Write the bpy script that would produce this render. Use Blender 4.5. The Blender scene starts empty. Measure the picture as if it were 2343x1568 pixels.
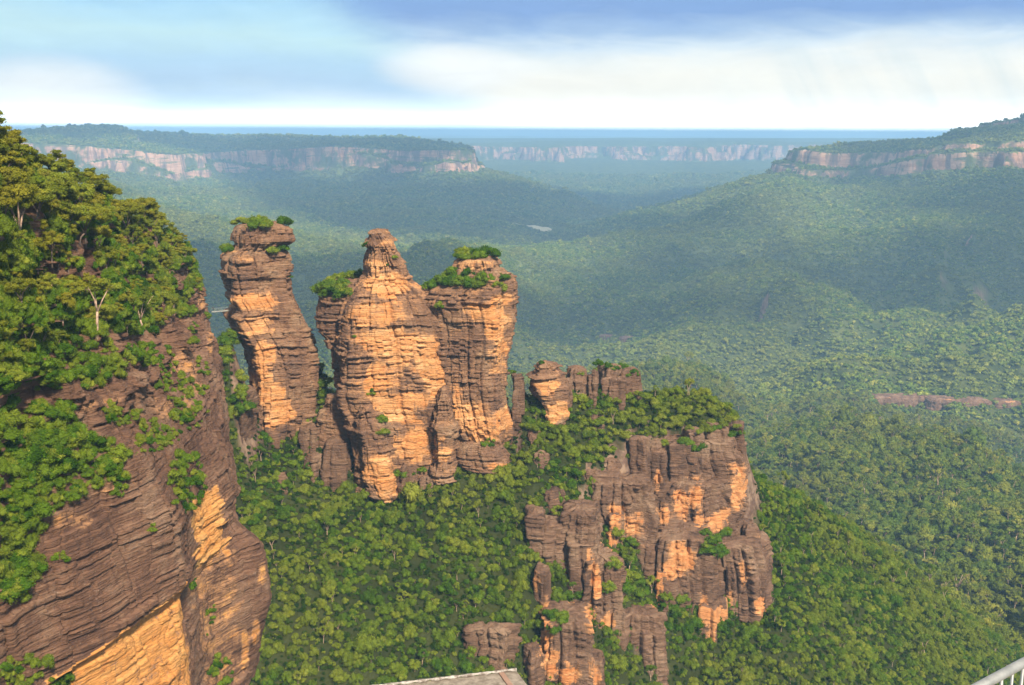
import bpy, bmesh, math, random
import numpy as np
from mathutils import Vector, Matrix, Euler
from mathutils.bvhtree import BVHTree

rng = np.random.default_rng(7)
random.seed(7)
scene = bpy.context.scene
COL = scene.collection

# ------------------------------------------------------------------ camera
PITCH = math.radians(10.86)
ROLL = 0.0055
FP = 2511.0                       # focal length in units of a 2342-wide picture
PW, PH = 2342.0, 1568.0
cam_d = bpy.data.cameras.new('camera')
cam_d.sensor_width = 36.0
cam_d.lens = 36.0 * FP / PW
cam_d.clip_start = 0.1
cam_d.clip_end = 200000.0
cam = bpy.data.objects.new('camera', cam_d)
COL.objects.link(cam)
CAMROT = Matrix.Rotation(math.pi / 2 - PITCH, 3, 'X') @ Matrix.Rotation(ROLL, 3, 'Z')
cam.matrix_world = CAMROT.to_4x4()
scene.camera = cam
CR = np.array(CAMROT)

# ------------------------------------------------------------------ sun, world, exposure
SUN_DIR = Vector((0.30, -0.71, 0.64)).normalized()       # towards the sun
SUN_EL = math.asin(SUN_DIR.z)
SUN_AZ = math.atan2(SUN_DIR.x, SUN_DIR.y)
sd = bpy.data.lights.new('sun', 'SUN')
sd.energy = 4.9
sd.angle = math.radians(5.0)
sd.color = (1.0, 0.88, 0.69)
so = bpy.data.objects.new('sun', sd)
so.rotation_euler = SUN_DIR.to_track_quat('Z', 'Y').to_euler()
so.location = (0, 0, 500)
COL.objects.link(so)

scene.view_settings.view_transform = 'Standard'
scene.view_settings.look = 'None'
scene.view_settings.gamma = 1.0
scene.view_settings.use_curve_mapping = False
scene.view_settings.exposure = 0.96
scene.render.engine = 'CYCLES'
cy = scene.cycles
cy.max_bounces = 5
cy.diffuse_bounces = 2
cy.glossy_bounces = 1
cy.transmission_bounces = 2
cy.transparent_max_bounces = 4
cy.volume_bounces = 1
cy.use_denoising = True
cy.sample_clamp_indirect = 4.0
cy.use_adaptive_sampling = True
cy.adaptive_threshold = 0.02


class NT:
    """small helper round a node tree"""
    def __init__(self, nt):
        self.nt = nt
        nt.nodes.clear()

    def n(self, typ, **kw):
        nd = self.nt.nodes.new(typ)
        for k, v in kw.items():
            if k.startswith('i_'):
                key = k[2:]
                key = int(key) if key.isdigit() else key
                nd.inputs[key].default_value = v
            else:
                setattr(nd, k, v)
        return nd

    def l(self, a, b):
        self.nt.links.new(a, b)

    def put(self, sock, v):
        if isinstance(v, bpy.types.NodeSocket):
            self.l(v, sock)
        else:
            sock.default_value = v

    def math(self, op, a, b=0.0, c=0.0, clamp=False):
        nd = self.nt.nodes.new('ShaderNodeMath')
        nd.operation = op
        nd.use_clamp = clamp
        self.put(nd.inputs[0], a)
        self.put(nd.inputs[1], b)
        self.put(nd.inputs[2], c)
        return nd.outputs[0]

    def mix(self, f, a, b, blend='MIX'):
        nd = self.nt.nodes.new('ShaderNodeMix')
        nd.data_type = 'RGBA'
        nd.blend_type = blend
        self.put(nd.inputs['Factor'], f)
        self.put(nd.inputs[6], a if isinstance(a, bpy.types.NodeSocket) else (*a, 1.0))
        self.put(nd.inputs[7], b if isinstance(b, bpy.types.NodeSocket) else (*b, 1.0))
        return nd.outputs[2]

    def smooth(self, v, lo, hi):
        nd = self.nt.nodes.new('ShaderNodeMapRange')
        nd.interpolation_type = 'SMOOTHSTEP'
        self.put(nd.inputs[0], v)
        nd.inputs[1].default_value = lo
        nd.inputs[2].default_value = hi
        return nd.outputs[0]

    def noise(self, vec, scale, detail=3.0, rough=0.55, dist=0.0):
        nd = self.nt.nodes.new('ShaderNodeTexNoise')
        if vec is not None:
            self.l(vec, nd.inputs['Vector'])
        nd.inputs['Scale'].default_value = scale
        nd.inputs['Detail'].default_value = detail
        nd.inputs['Roughness'].default_value = rough
        nd.inputs['Distortion'].default_value = dist
        return nd.outputs['Fac']

    def ramp(self, f, stops):
        nd = self.nt.nodes.new('ShaderNodeValToRGB')
        cr = nd.color_ramp
        while len(cr.elements) > 1:
            cr.elements.remove(cr.elements[0])
        cr.elements[0].position = stops[0][0]
        cr.elements[0].color = (*stops[0][1], 1)
        for p, c in stops[1:]:
            e = cr.elements.new(p)
            e.color = (*c, 1)
        self.put(nd.inputs[0], f)
        return nd.outputs[0]

    def xyz(self, x, y, z):
        nd = self.nt.nodes.new('ShaderNodeCombineXYZ')
        for i, v in enumerate((x, y, z)):
            self.put(nd.inputs[i], v)
        return nd.outputs[0]


def lin(r, g, b):
    f = lambda c: (c / 255 / 12.92) if c / 255 <= 0.04045 else ((c / 255 + 0.055) / 1.055) ** 2.4
    return (f(r), f(g), f(b))


def build_world():
    w = bpy.data.worlds.new('World')
    scene.world = w
    w.use_nodes = True
    t = NT(w.node_tree)
    out = t.n('ShaderNodeOutputWorld')
    sky = t.n('ShaderNodeTexSky', sky_type='NISHITA', sun_disc=False, sun_elevation=SUN_EL, sun_rotation=SUN_AZ)
    bg1 = t.n('ShaderNodeBackground')
    bg1.inputs['Strength'].default_value = 0.10
    t.l(sky.outputs[0], bg1.inputs['Color'])
    tc = t.n('ShaderNodeTexCoord')
    sep = t.n('ShaderNodeSeparateXYZ')
    t.l(tc.outputs['Generated'], sep.inputs[0])
    x, y, z = sep.outputs
    az = t.math('MULTIPLY', t.math('ARCTAN2', x, y), 57.2958)
    el = t.math('MULTIPLY', t.math('ARCSINE', z), 57.2958)
    # billows: wide noise squeezed in height
    v1 = t.xyz(t.math('MULTIPLY', az, 0.06), t.math('MULTIPLY', el, 0.22), 3.1)
    n1 = t.noise(v1, 1.6, 4.0, 0.5)
    v2 = t.xyz(t.math('MULTIPLY', az, 0.12), t.math('MULTIPLY', el, 0.5), 9.7)
    n2 = t.noise(v2, 1.5, 7.0, 0.62, 0.7)
    # slanting rain shafts
    sh = t.math('ADD', az, t.math('MULTIPLY', el, 0.55))
    v3 = t.xyz(t.math('MULTIPLY', sh, 0.55), t.math('MULTIPLY', el, 0.05), 1.0)
    n3 = t.noise(v3, 1.0, 3.0, 0.55)
    d1 = t.math('MULTIPLY', t.math('SUBTRACT', n1, 0.5), 3.2)
    d2 = t.math('MULTIPLY', t.math('SUBTRACT', n2, 0.5), 2.0)
    d3 = t.math('MULTIPLY', t.math('SUBTRACT', n3, 0.5), 0.9)
    eld = t.math('ADD', el, t.math('ADD', t.math('MULTIPLY', d1, 0.6), t.math('MULTIPLY', d2, 0.7)))
    e8 = t.math('DIVIDE', eld, 8.0)
    right = t.ramp(e8, [(0.00, (1.00, 0.97, 0.86)), (0.34, (0.97, 0.95, 0.86)), (0.46, (0.88, 0.91, 0.88)),
                        (0.55, lin(212, 228, 240)), (0.64, lin(166, 194, 228)), (0.74, lin(132, 167, 218)), (0.86, lin(132, 170, 222)), (1.0, lin(150, 188, 232))])
    left = t.ramp(e8, [(0.00, lin(226, 243, 248)), (0.14, lin(206, 230, 246)), (0.28, lin(184, 214, 240)),
                       (0.42, lin(182, 216, 240)), (0.58, lin(196, 230, 238)), (0.74, lin(178, 220, 243)), (0.9, lin(150, 198, 242)), (1.0, lin(140, 186, 240))])
    # the bright shaft's left edge runs down to the right
    edge = t.math('ADD', t.math('ADD', az, t.math('MULTIPLY', el, 1.35)), t.math('ADD', d2, d3))
    fr = t.smooth(edge, -3.4, 2.6)
    c = t.mix(fr, left, right)
    # bright puff at the shaft's head and the white bank low on the left
    def puff(a0, e0, ra, re):
        da = t.math('DIVIDE', t.math('SUBTRACT', az, a0), ra)
        de = t.math('DIVIDE', t.math('SUBTRACT', el, e0), re)
        q = t.math('ADD', t.math('MULTIPLY', da, da), t.math('MULTIPLY', de, de))
        q = t.math('ADD', q, t.math('MULTIPLY', d2, 0.45))
        return t.math('SUBTRACT', 1.0, t.smooth(q, -0.1, 1.7))
    c = t.mix(t.math('MULTIPLY', puff(-22.8, 1.3, 4.6, 1.9), 0.95), c, lin(247, 251, 250))
    c = t.mix(t.math('MULTIPLY', puff(-2.9, 3.1, 3.6, 1.1), 0.85), c, lin(250, 252, 250))
    c = t.mix(t.math('MULTIPLY', puff(-9.0, 0.7, 6.0, 1.1), 0.7), c, lin(240, 249, 250))
    # shafts darken the white part slightly on the right
    rs = t.math('MULTIPLY', t.smooth(n3, 0.40, 0.90), t.smooth(az, 8.0, 16.0))
    rs = t.math('MULTIPLY', rs, t.math('SUBTRACT', 1.0, t.smooth(el, 3.5, 5.0)))
    c = t.mix(t.math('MULTIPLY', rs, 0.75), c, lin(206, 224, 230))
    # the sky that the lower band of air dims is brighter behind it
    lowb = t.math('SUBTRACT', 1.0, t.smooth(el, -0.3, 2.6))
    gain = t.math('ADD', 0.55, t.math('MULTIPLY', t.math('POWER', lowb, 1.5), 0.62))
    v4 = t.xyz(t.math('MULTIPLY', az, 0.22), t.math('MULTIPLY', el, 0.8), 5.5)
    n4 = t.noise(v4, 1.3, 6.0, 0.62, 0.6)
    gain = t.math('ADD', gain, t.math('MULTIPLY', t.math('SUBTRACT', 1.0, t.smooth(el, 0.05, 1.3)), 1.05))
    gain = t.math('MULTIPLY', gain, t.math('ADD', 0.90, t.math('MULTIPLY', n4, 0.20)))
    vm = t.n('ShaderNodeVectorMath', operation='SCALE')
    t.l(c, vm.inputs[0])
    t.l(gain, vm.inputs['Scale'])
    # high, out-of-frame cover: broken soft white
    hi = t.mix(t.smooth(n2, 0.35, 0.65), lin(176, 196, 224), lin(228, 229, 228))
    hv = t.n('ShaderNodeVectorMath', operation='SCALE')
    t.l(hi, hv.inputs[0]); hv.inputs['Scale'].default_value = 0.62
    c2 = t.mix(t.smooth(el, 8.0, 20.0), vm.outputs[0], hv.outputs[0])
    c2 = t.mix(t.smooth(el, -2.5, -0.8), lin(70, 84, 70), c2)       # the land beyond the modelled ground
    bg2 = t.n('ShaderNodeBackground')
    t.l(c2, bg2.inputs['Color'])
    bg2.inputs['Strength'].default_value = 1.0
    ms = t.n('ShaderNodeMixShader')
    t.l(t.math('SUBTRACT', 0.97, t.math('MULTIPLY', t.smooth(el, 15.0, 50.0), 0.40)), ms.inputs[0])
    t.l(bg1.outputs[0], ms.inputs[1])
    t.l(bg2.outputs[0], ms.inputs[2])
    t.l(ms.outputs[0], out.inputs['Surface'])
    w.cycles.sampling_method = 'MANUAL'
    w.cycles.sample_map_resolution = 512


build_world()


# ------------------------------------------------------------------ picture <-> world helpers
def rays(px, py):
    px = np.asarray(px, float); py = np.asarray(py, float)
    v = np.stack([(px - PW / 2) / FP, (PH / 2 - py) / FP, -np.ones_like(px)], -1)
    return v @ CR.T


def at(px, py, y):
    """the world point at distance y ahead of the camera that the lens puts at (px, py)"""
    d = rays(px, py)
    return d * (np.asarray(y, float) / d[..., 1])[..., None]


def proj(P):
    c = np.asarray(P) @ CR
    zz = np.minimum(c[..., 2], -1e-3)
    return PW / 2 + FP * c[..., 0] / -zz, PH / 2 - FP * c[..., 1] / -zz


# ------------------------------------------------------------------ noise
def _hash(ix, iy, iz, seed):
    h = (ix.astype(np.int64) * 374761393 + iy.astype(np.int64) * 668265263 + iz.astype(np.int64) * 2147483647 + seed * 974634777) & 0xFFFFFFFF
    h = ((h ^ (h >> 13)) * 1274126177) & 0xFFFFFFFF
    h = h ^ (h >> 16)
    h = (h * 2246822519) & 0xFFFFFFFF
    h = h ^ (h >> 13)
    return (h & 0xFFFFFF).astype(np.float64) / float(0xFFFFFF)


def rnd(a, b=0, seed=0):
    a = np.asarray(a); b = np.asarray(b) + np.zeros_like(a)
    return _hash(a, b, np.zeros_like(a), seed)


def vnoise(x, y, z=0.0, seed=0):
    x = np.asarray(x, float); y = np.asarray(y, float) + 0 * x; z = np.asarray(z, float) + 0 * x
    ix, iy, iz = np.floor(x), np.floor(y), np.floor(z)
    fx, fy, fz = x - ix, y - iy, z - iz
    fx = fx * fx * fx * (fx * (fx * 6 - 15) + 10); fy = fy * fy * fy * (fy * (fy * 6 - 15) + 10); fz = fz * fz * (3 - 2 * fz)
    r = 0
    flatz = not np.any(z)
    for dx in (0, 1):
        wx = fx if dx else 1 - fx
        for dy in (0, 1):
            wy = fy if dy else 1 - fy
            for dz in ((0,) if flatz else (0, 1)):
                wz = 1.0 if flatz else (fz if dz else 1 - fz)
                r = r + wx * wy * wz * _hash(ix + dx, iy + dy, iz + dz, seed)
    return r * 2 - 1


def fbm(x, y, z=0.0, octv=4, seed=0, gain=0.5):
    a, s, r = 1.0, 1.0, 0
    for o in range(octv):
        r = r + a * vnoise(np.asarray(x) * s, np.asarray(y) * s, np.asarray(z) * s, seed + o * 17)
        a *= gain; s *= 2.03
    return r


def ridged(x, y, octv=4, seed=0):
    a, s, r = 1.0, 1.0, 0
    for o in range(octv):
        r = r + a * (1 - 2 * np.abs(vnoise(x * s, y * s, 0.0, seed + o * 31)))
        a *= 0.5; s *= 2.1
    return r


def sstep(x, a, b):
    t = np.clip((x - a) / (b - a), 0, 1)
    return t * t * (3 - 2 * t)


# ------------------------------------------------------------------ mesh helpers
def mesh_from(name, V, F, mat=None, smooth=False, attrs=None):
    V = np.asarray(V, np.float32).reshape(-1, 3)
    me = bpy.data.meshes.new(name)
    F = np.asarray(F, np.int32)
    k = F.shape[1]
    me.vertices.add(len(V)); me.vertices.foreach_set('co', V.ravel())
    me.loops.add(F.size); me.loops.foreach_set('vertex_index', F.ravel())
    me.polygons.add(len(F))
    me.polygons.foreach_set('loop_start', np.arange(0, F.size, k, dtype=np.int32))
    me.polygons.foreach_set('loop_total', np.full(len(F), k, np.int32))
    if smooth:
        me.polygons.foreach_set('use_smooth', np.ones(len(F), bool))
    for an, av in (attrs or {}).items():
        a = me.attributes.new(an, 'FLOAT', 'POINT')
        a.data.foreach_set('value', np.asarray(av, np.float32).ravel())
    me.update(calc_edges=True)
    if mat:
        me.materials.append(mat)
    return me


def add(name, me, parent=None, label=None, cat=None, group=None, kind=None):
    o = bpy.data.objects.new(name, me)
    COL.objects.link(o)
    if parent:
        o.parent = parent
    tag(o, label, cat, group, kind)
    return o


def tag(o, label=None, cat=None, group=None, kind=None):
    if label: o['label'] = label
    if cat: o['category'] = cat
    if group: o['group'] = group
    if kind: o['kind'] = kind
    return o


def grid_faces(nr, nc, wrap=False):
    r = np.arange(nr - 1)[:, None]
    c = np.arange(nc if wrap else nc - 1)[None, :]
    c2 = (c + 1) % nc
    a = r * nc + c; b = r * nc + c2; d = (r + 1) * nc + c; e = (r + 1) * nc + c2
    return np.stack([a, b, e, d], -1).reshape(-1, 4)


class MB:
    """collects quads / tris (as quads with a repeated corner avoided: tris kept apart)"""
    def __init__(self):
        self.V, self.Q, self.n = [], [], 0

    def raw(self, V, F):
        V = np.asarray(V, float)
        F = np.asarray(F, int)
        self.V.append(V); self.Q.extend([tuple(f + self.n) for f in F])
        self.n += len(V)

    def box(self, lo, hi, M=None):
        x0, y0, z0 = lo; x1, y1, z1 = hi
        V = np.array([(x0, y0, z0), (x1, y0, z0), (x1, y1, z0), (x0, y1, z0), (x0, y0, z1), (x1, y0, z1), (x1, y1, z1), (x0, y1, z1)], float)
        if M is not None:
            V = V @ np.array(M.to_3x3()).T + np.array(M.translation)
        self.raw(V, [(3, 2, 1, 0), (4, 5, 6, 7), (0, 1, 5, 4), (1, 2, 6, 5), (2, 3, 7, 6), (3, 0, 4, 7)])

    def tube(self, pts, rad, sides=7, cap=True):
        pts = np.asarray(pts, float)
        rad = np.broadcast_to(np.asarray(rad, float), (len(pts),))
        tg = np.gradient(pts, axis=0)
        tg /= np.linalg.norm(tg, axis=1)[:, None] + 1e-9
        ref = np.array([0.13, 0.29, 0.95]) if abs(tg[0, 2]) < 0.8 else np.array([1.0, 0.2, 0.1])
        a = np.cross(tg, ref); a /= np.linalg.norm(a, axis=1)[:, None]
        b = np.cross(tg, a)
        th = np.arange(sides) * 2 * math.pi / sides
        V = pts[:, None] + rad[:, None, None] * (np.cos(th)[None, :, None] * a[:, None] + np.sin(th)[None, :, None] * b[:, None])
        F = grid_faces(len(pts), sides, True)
        base = self.n
        self.raw(V.reshape(-1, 3), F)
        if cap:
            self.Q.append(tuple(base + np.arange(sides)[::-1]))
            self.Q.append(tuple(base + (len(pts) - 1) * sides + np.arange(sides)))

    def mesh(self, name, mat, smooth=False):
        me = bpy.data.meshes.new(name)
        me.from_pydata([tuple(v) for v in np.concatenate(self.V)], [], [tuple(int(i) for i in q) for q in self.Q])
        if smooth:
            me.polygons.foreach_set('use_smooth', np.ones(len(me.polygons), bool))
        me.materials.append(mat)
        me.update()
        return me


# ------------------------------------------------------------------ materials
def new_mat(name):
    m = bpy.data.materials.new(name)
    m.use_nodes = True
    t = NT(m.node_tree)
    out = t.n('ShaderNodeOutputMaterial')
    return m, t, out


def rock_material(name, dark=(0.118, 0.070, 0.052), brown=(0.215, 0.115, 0.066), grey=(0.30, 0.190, 0.115), orange=(0.53, 0.205, 0.060), cream=(0.62, 0.355, 0.165), vert=0.0):
    m, t, out = new_mat(name)
    geo = t.n('ShaderNodeNewGeometry')
    pos = geo.outputs['Position']
    at_f = t.n('ShaderNodeAttribute', attribute_name='fresh').outputs['Fac']

    def scaled(sx, sz, detail, rough=0.6, dist=0.2):
        mp = t.n('ShaderNodeMapping')
        mp.inputs['Scale'].default_value = (sx, sx, sz)
        t.l(pos, mp.inputs['Vector'])
        return t.noise(mp.outputs[0], 1.0, detail, rough, dist)
    band = scaled(0.07, 0.55, 4.0)                 # bed by bed
    thin = scaled(0.22, 2.6, 5.0, 0.65)            # laminae
    streak = scaled(0.8, 0.06, 4.0)                # water stains
    big = t.noise(pos, 0.075, 4.0, 0.6)
    fine = t.noise(pos, 1.1, 5.0, 0.7)
    blotch = t.noise(pos, 0.26, 5.0, 0.65, 0.4)
    f = t.math('ADD', at_f, t.math('MULTIPLY', t.math('SUBTRACT', blotch, 0.5), 0.9))
    f = t.math('ADD', f, t.math('MULTIPLY', t.math('SUBTRACT', band, 0.5), 0.8))
    f = t.math('ADD', f, t.math('MULTIPLY', t.math('SUBTRACT', thin, 0.5), 0.55))
    f = t.math('SUBTRACT', f, t.math('MULTIPLY', t.smooth(streak, 0.52, 0.72), 0.22 + vert))
    old = t.ramp(t.math('ADD', t.math('MULTIPLY', big, 0.6), t.math('MULTIPLY', thin, 0.4)), [(0.38, dark), (0.50, brown), (0.64, grey)])
    old = t.mix(t.smooth(streak, 0.56, 0.76), old, dark)
    old = t.mix(t.math('MULTIPLY', t.smooth(fine, 0.60, 0.74), 0.5), old, (0.40, 0.31, 0.235))
    new = t.ramp(t.math('ADD', t.math('MULTIPLY', band, 0.55), t.math('MULTIPLY', big, 0.45)), [(0.36, orange), (0.52, tuple(0.5 * (p + q) for p, q in zip(orange, cream))), (0.64, cream)])
    new = t.mix(t.math('MULTIPLY', t.smooth(blotch, 0.58, 0.75), 0.6), new, (0.46, 0.15, 0.048))
    new = t.mix(t.math('MULTIPLY', t.smooth(thin, 0.56, 0.72), 0.5), new, (0.33, 0.15, 0.07))
    c = t.mix(t.smooth(f, 0.22, 0.42), old, (0.33, 0.175, 0.090))
    c = t.mix(t.smooth(f, 0.38, 0.62), c, new)
    c = t.mix(t.math('MULTIPLY', t.math('SUBTRACT', 1.0, t.smooth(fine, 0.30, 0.42)), 0.6), c, (0.05, 0.033, 0.026))
    bs = t.n('ShaderNodeBsdfPrincipled')
    bs.inputs['Roughness'].default_value = 0.92
    bs.inputs['Specular IOR Level'].default_value = 0.15
    t.l(c, bs.inputs['Base Color'])
    bn = t.math('ADD', t.math('MULTIPLY', thin, 0.75), t.math('MULTIPLY', t.noise(pos, 0.8, 5.0, 0.7), 0.45))
    bp = t.n('ShaderNodeBump')
    bp.inputs['Strength'].default_value = 1.0
    bp.inputs['Distance'].default_value = 1.6
    t.l(bn, bp.inputs['Height'])
    t.l(bp.outputs[0], bs.inputs['Normal'])
    t.l(bs.outputs[0], out.inputs['Surface'])
    return m


def leaf_material(name, stops, patch=None, trans=0.25):
    m, t, out = new_mat(name)
    oi = t.n('ShaderNodeObjectInfo')
    tint = t.n('ShaderNodeAttribute', attribute_name='tint').outputs['Fac']
    r = t.math('ADD', t.math('MULTIPLY', oi.outputs['Random'], 0.72), t.math('MULTIPLY', tint, 0.28))
    c = t.ramp(r, stops)
    if patch:
        geo = t.n('ShaderNodeNewGeometry')
        n = t.noise(geo.outputs['Position'], patch[0], 3.0, 0.55)
        c = t.mix(t.math('MULTIPLY', t.smooth(n, 0.42, 0.62), patch[2]), c, patch[1])
    v = t.math('ADD', 0.72, t.math('MULTIPLY', tint, 0.56))
    vm = t.n('ShaderNodeVectorMath', operation='SCALE')
    t.l(c, vm.inputs[0]); t.l(v, vm.inputs['Scale'])
    d = t.n('ShaderNodeBsdfDiffuse')
    t.l(vm.outputs[0], d.inputs['Color'])
    tr = t.n('ShaderNodeBsdfTranslucent')
    t.l(vm.outputs[0], tr.inputs['Color'])
    mx = t.n('ShaderNodeMixShader')
    mx.inputs[0].default_value = trans
    t.l(d.outputs[0], mx.inputs[1]); t.l(tr.outputs[0], mx.inputs[2])
    t.l(mx.outputs[0], out.inputs['Surface'])
    return m


def simple_mat(name, c1, c2, scale=3.0, rough=0.8, metal=0.0, bump=0.0, detail=4.0):
    m, t, out = new_mat(name)
    tc = t.n('ShaderNodeTexCoord')
    n = t.noise(tc.outputs['Object'], scale, detail, 0.6)
    c = t.mix(t.smooth(n, 0.35, 0.65), c1, c2)
    bs = t.n('ShaderNodeBsdfPrincipled')
    bs.inputs['Roughness'].default_value = rough
    bs.inputs['Metallic'].default_value = metal
    t.l(c, bs.inputs['Base Color'])
    if bump:
        bp = t.n('ShaderNodeBump')
        bp.inputs['Strength'].default_value = bump
        bp.inputs['Distance'].default_value = 0.02
        t.l(n, bp.inputs['Height']); t.l(bp.outputs[0], bs.inputs['Normal'])
    t.l(bs.outputs[0], out.inputs['Surface'])
    return m


M_ROCK = rock_material('sandstone')
M_ROCKV = rock_material('sandstone_streaked', vert=0.2, dark=(0.076, 0.046, 0.033), brown=(0.160, 0.090, 0.057), grey=(0.25, 0.162, 0.105), orange=(0.53, 0.195, 0.062), cream=(0.58, 0.31, 0.14))
M_BARK = simple_mat('pale_bark', (0.42, 0.30, 0.21), (0.22, 0.13, 0.09), 2.0)
M_BARKD = simple_mat('dark_bark', (0.14, 0.095, 0.07), (0.07, 0.05, 0.04), 2.0)
G_OLIVE = [(0.0, (0.060, 0.095, 0.010)), (0.3, (0.130, 0.150, 0.016)), (0.55, (0.205, 0.185, 0.018)), (0.8, (0.165, 0.205, 0.024)), (1.0, (0.255, 0.220, 0.026))]
G_GREEN = [(0.0, (0.018, 0.050, 0.005)), (0.3, (0.055, 0.115, 0.009)), (0.6, (0.110, 0.165, 0.014)), (0.85, (0.170, 0.200, 0.022)), (1.0, (0.25, 0.24, 0.045))]
G_FOREST = [(0.0, (0.036, 0.072, 0.012)), (0.4, (0.085, 0.125, 0.018)), (0.75, (0.145, 0.165, 0.022)), (0.93, (0.20, 0.19, 0.03)), (1.0, (0.28, 0.22, 0.09))]
M_LEAF = leaf_material('gum_leaves', G_OLIVE)
M_BUSH = leaf_material('shrub_leaves', G_GREEN)
M_SLOPE = leaf_material('slope_leaves', G_GREEN, (0.022, (0.17, 0.185, 0.024), 0.55))
M_UNDER = leaf_material('shade_dark_brushwood_leaves', [(0.0, (0.010, 0.026, 0.004)), (0.5, (0.026, 0.055, 0.006)), (1.0, (0.060, 0.085, 0.012))])  # leaf tones darkened to paint in the shade between the trees
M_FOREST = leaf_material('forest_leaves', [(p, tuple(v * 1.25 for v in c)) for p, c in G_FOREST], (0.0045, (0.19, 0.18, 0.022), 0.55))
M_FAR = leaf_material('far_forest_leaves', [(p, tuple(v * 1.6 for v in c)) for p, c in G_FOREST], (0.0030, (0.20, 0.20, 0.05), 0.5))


# ------------------------------------------------------------------ terrain
def dens(pts, k=3):
    """a polyline of (px, py, y) made denser"""
    out = []
    for a, b in zip(pts[:-1], pts[1:]):
        for i in range(k):
            f = i / k
            out.append(tuple(a[j] + (b[j] - a[j]) * f for j in range(2)) + (math.exp(math.log(a[2]) + (math.log(b[2]) - math.log(a[2])) * f),))
    out.append(pts[-1])
    return out


ctl = []
def C(*p, k=3):
    ctl.extend(dens(p, k) if k > 1 else p)

def CREST(*p, k=3, drop=52.0, back=1.06):
    C(*p, k=k)
    for q in dens(p, 2):
        w = at(q[0], q[1], q[2])
        ctl_w.append((w[0] * back, w[1] * back, w[2] - drop))


ctl_w = []
# long slopes falling from the right-hand tableland
CREST((1800, 400, 4700), (1700, 442, 4350), (1600, 488, 4050), (1500, 522, 3850), (1400, 532, 3900), (1270, 554, 4000), k=2, drop=85.0, back=1.10)
CREST((1700, 446, 4500), (1600, 492, 4200), (1500, 526, 4000), k=1, drop=130.0, back=1.25)
C((1900, 430, 4250), (2100, 440, 3950), (2342, 420, 3700), (2560, 420, 3500))
C((1800, 520, 3500), (2000, 520, 3350), (2342, 520, 3050))
CREST((1350, 600, 3400), (1550, 580, 3300), (1750, 600, 3000), (2000, 620, 2800), (2342, 600, 2600))
C((1200, 660, 2900), (1400, 640, 2850), (1600, 650, 2750))
CREST((1505, 712, 2500), (1658, 685, 2450), (1811, 761, 2150), (1918, 809, 1950))      # nose
C((1250, 740, 2450), (1400, 750, 2350), (1480, 745, 2350), k=2)
C((1700, 800, 2000), (1640, 770, 2150), k=1)
CREST((2000, 720, 2350), (2342, 690, 2150), (2560, 690, 2000))
CREST((1174, 733, 1950), (1403, 778, 1800), (1531, 786, 1700), (1658, 838, 1550), (1790, 926, 1400))   # spur
C((1200, 800, 1700), (1400, 850, 1550), (1600, 900, 1420), k=2)
C((1300, 770, 2150), (1500, 770, 2050), (1640, 815, 1950), (1800, 880, 1720), (1860, 905, 1600), k=2)      # gully behind it
CREST((1918, 813, 1850), (2091, 781, 1800), (2342, 772, 1750), (2560, 775, 1700))             # right-hand hill
C((1960, 870, 1700), (2091, 875, 1680), (2342, 880, 1620), (2560, 880, 1560))
C((2000, 918, 1650), (2150, 935, 1610), (2342, 945, 1560), (2560, 960, 1520))
C((2150, 985, 1480), (2342, 1030, 1370), (2560, 1050, 1300), k=2)
CREST((1700, 957, 1270), (1830, 915, 1240), (1938, 894, 1220), (2065, 930, 1150), (2200, 1000, 1080), (2342, 1078, 1010), (2560, 1180, 950))  # near rounded ridge
C((1750, 1010, 1160), (1938, 985, 1130), (2065, 1010, 1080), k=2)
C((1740, 1060, 1080), (1900, 1070, 1010), (2065, 1090, 960), (2342, 1160, 880), k=2)
C((1830, 1120, 960), (2000, 1150, 890), (2200, 1170, 830), (2342, 1210, 790), (2560, 1260, 740), k=2)
C((1950, 1195, 830), (2100, 1260, 770), (2342, 1350, 700), (2560, 1420, 660), k=2)
for pl in (((1963, 527, 3400), (1734, 566, 3250), (1505, 608, 3150), (1200, 622, 3200)), ((2342, 527, 3050), (2065, 568, 2950), (1811, 600, 2850), (1556, 645, 2750), (1302, 688, 2600)),
           ((2116, 664, 2450), (1938, 650, 2480), (1760, 664, 2450)), ((2342, 716, 2050), (2218, 726, 2020), (2014, 768, 1950)), ((2342, 640, 2500), (2200, 655, 2450))):
    CREST(*pl, drop=52.0, back=1.055)
# slope running down from the stepped spur towards the right of the picture
C((1700, 1085, 450), (1830, 1130, 485), (1950, 1205, 515), (2100, 1318, 540), (2342, 1490, 560), (2560, 1620, 570))
C((1765, 1200, 425), (1850, 1250, 440), (2000, 1340, 455), (2200, 1480, 470), (2342, 1568, 478), k=2)
C((1745, 1350, 392), (1800, 1450, 372), (1900, 1568, 362), (2100, 1700, 366), (2342, 1800, 380), k=2)
C((1700, 1568, 350), (1800, 1750, 330), k=1)
# behind that crest the ground drops
for x_, y_, z_ in ((75, 545, -265), (130, 590, -285), (190, 620, -300), (250, 640, -315), (320, 660, -335), (30, 520, -255), (-20, 520, -255), (-70, 520, -250), (-120, 530, -235),
                   (-180, 540, -190), (60, 640, -300), (-60, 640, -300), (-150, 650, -280), (-300, 600, -180), (120, 760, -320), (-100, 900, -320), (0, 1100, -320), (-300, 1000, -290),
                   (-70, 160, -175), (-78, 230, -170), (-88, 270, -165), (-112, 300, -145), (-150, 200, -170), (-150, 345, -110),
                   (-170, 330, -90), (-250, 250, -60), (0, 150, -215), (80, 150, -225), (0, 230, -205), (100, 250, -235), (150, 300, -250), (220, 380, -275),
                   (0, 60, -230), (-60, 60, -200), (60, 60, -240), (260, 200, -290)):
    ctl_w.append((x_, y_, z_))
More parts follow.
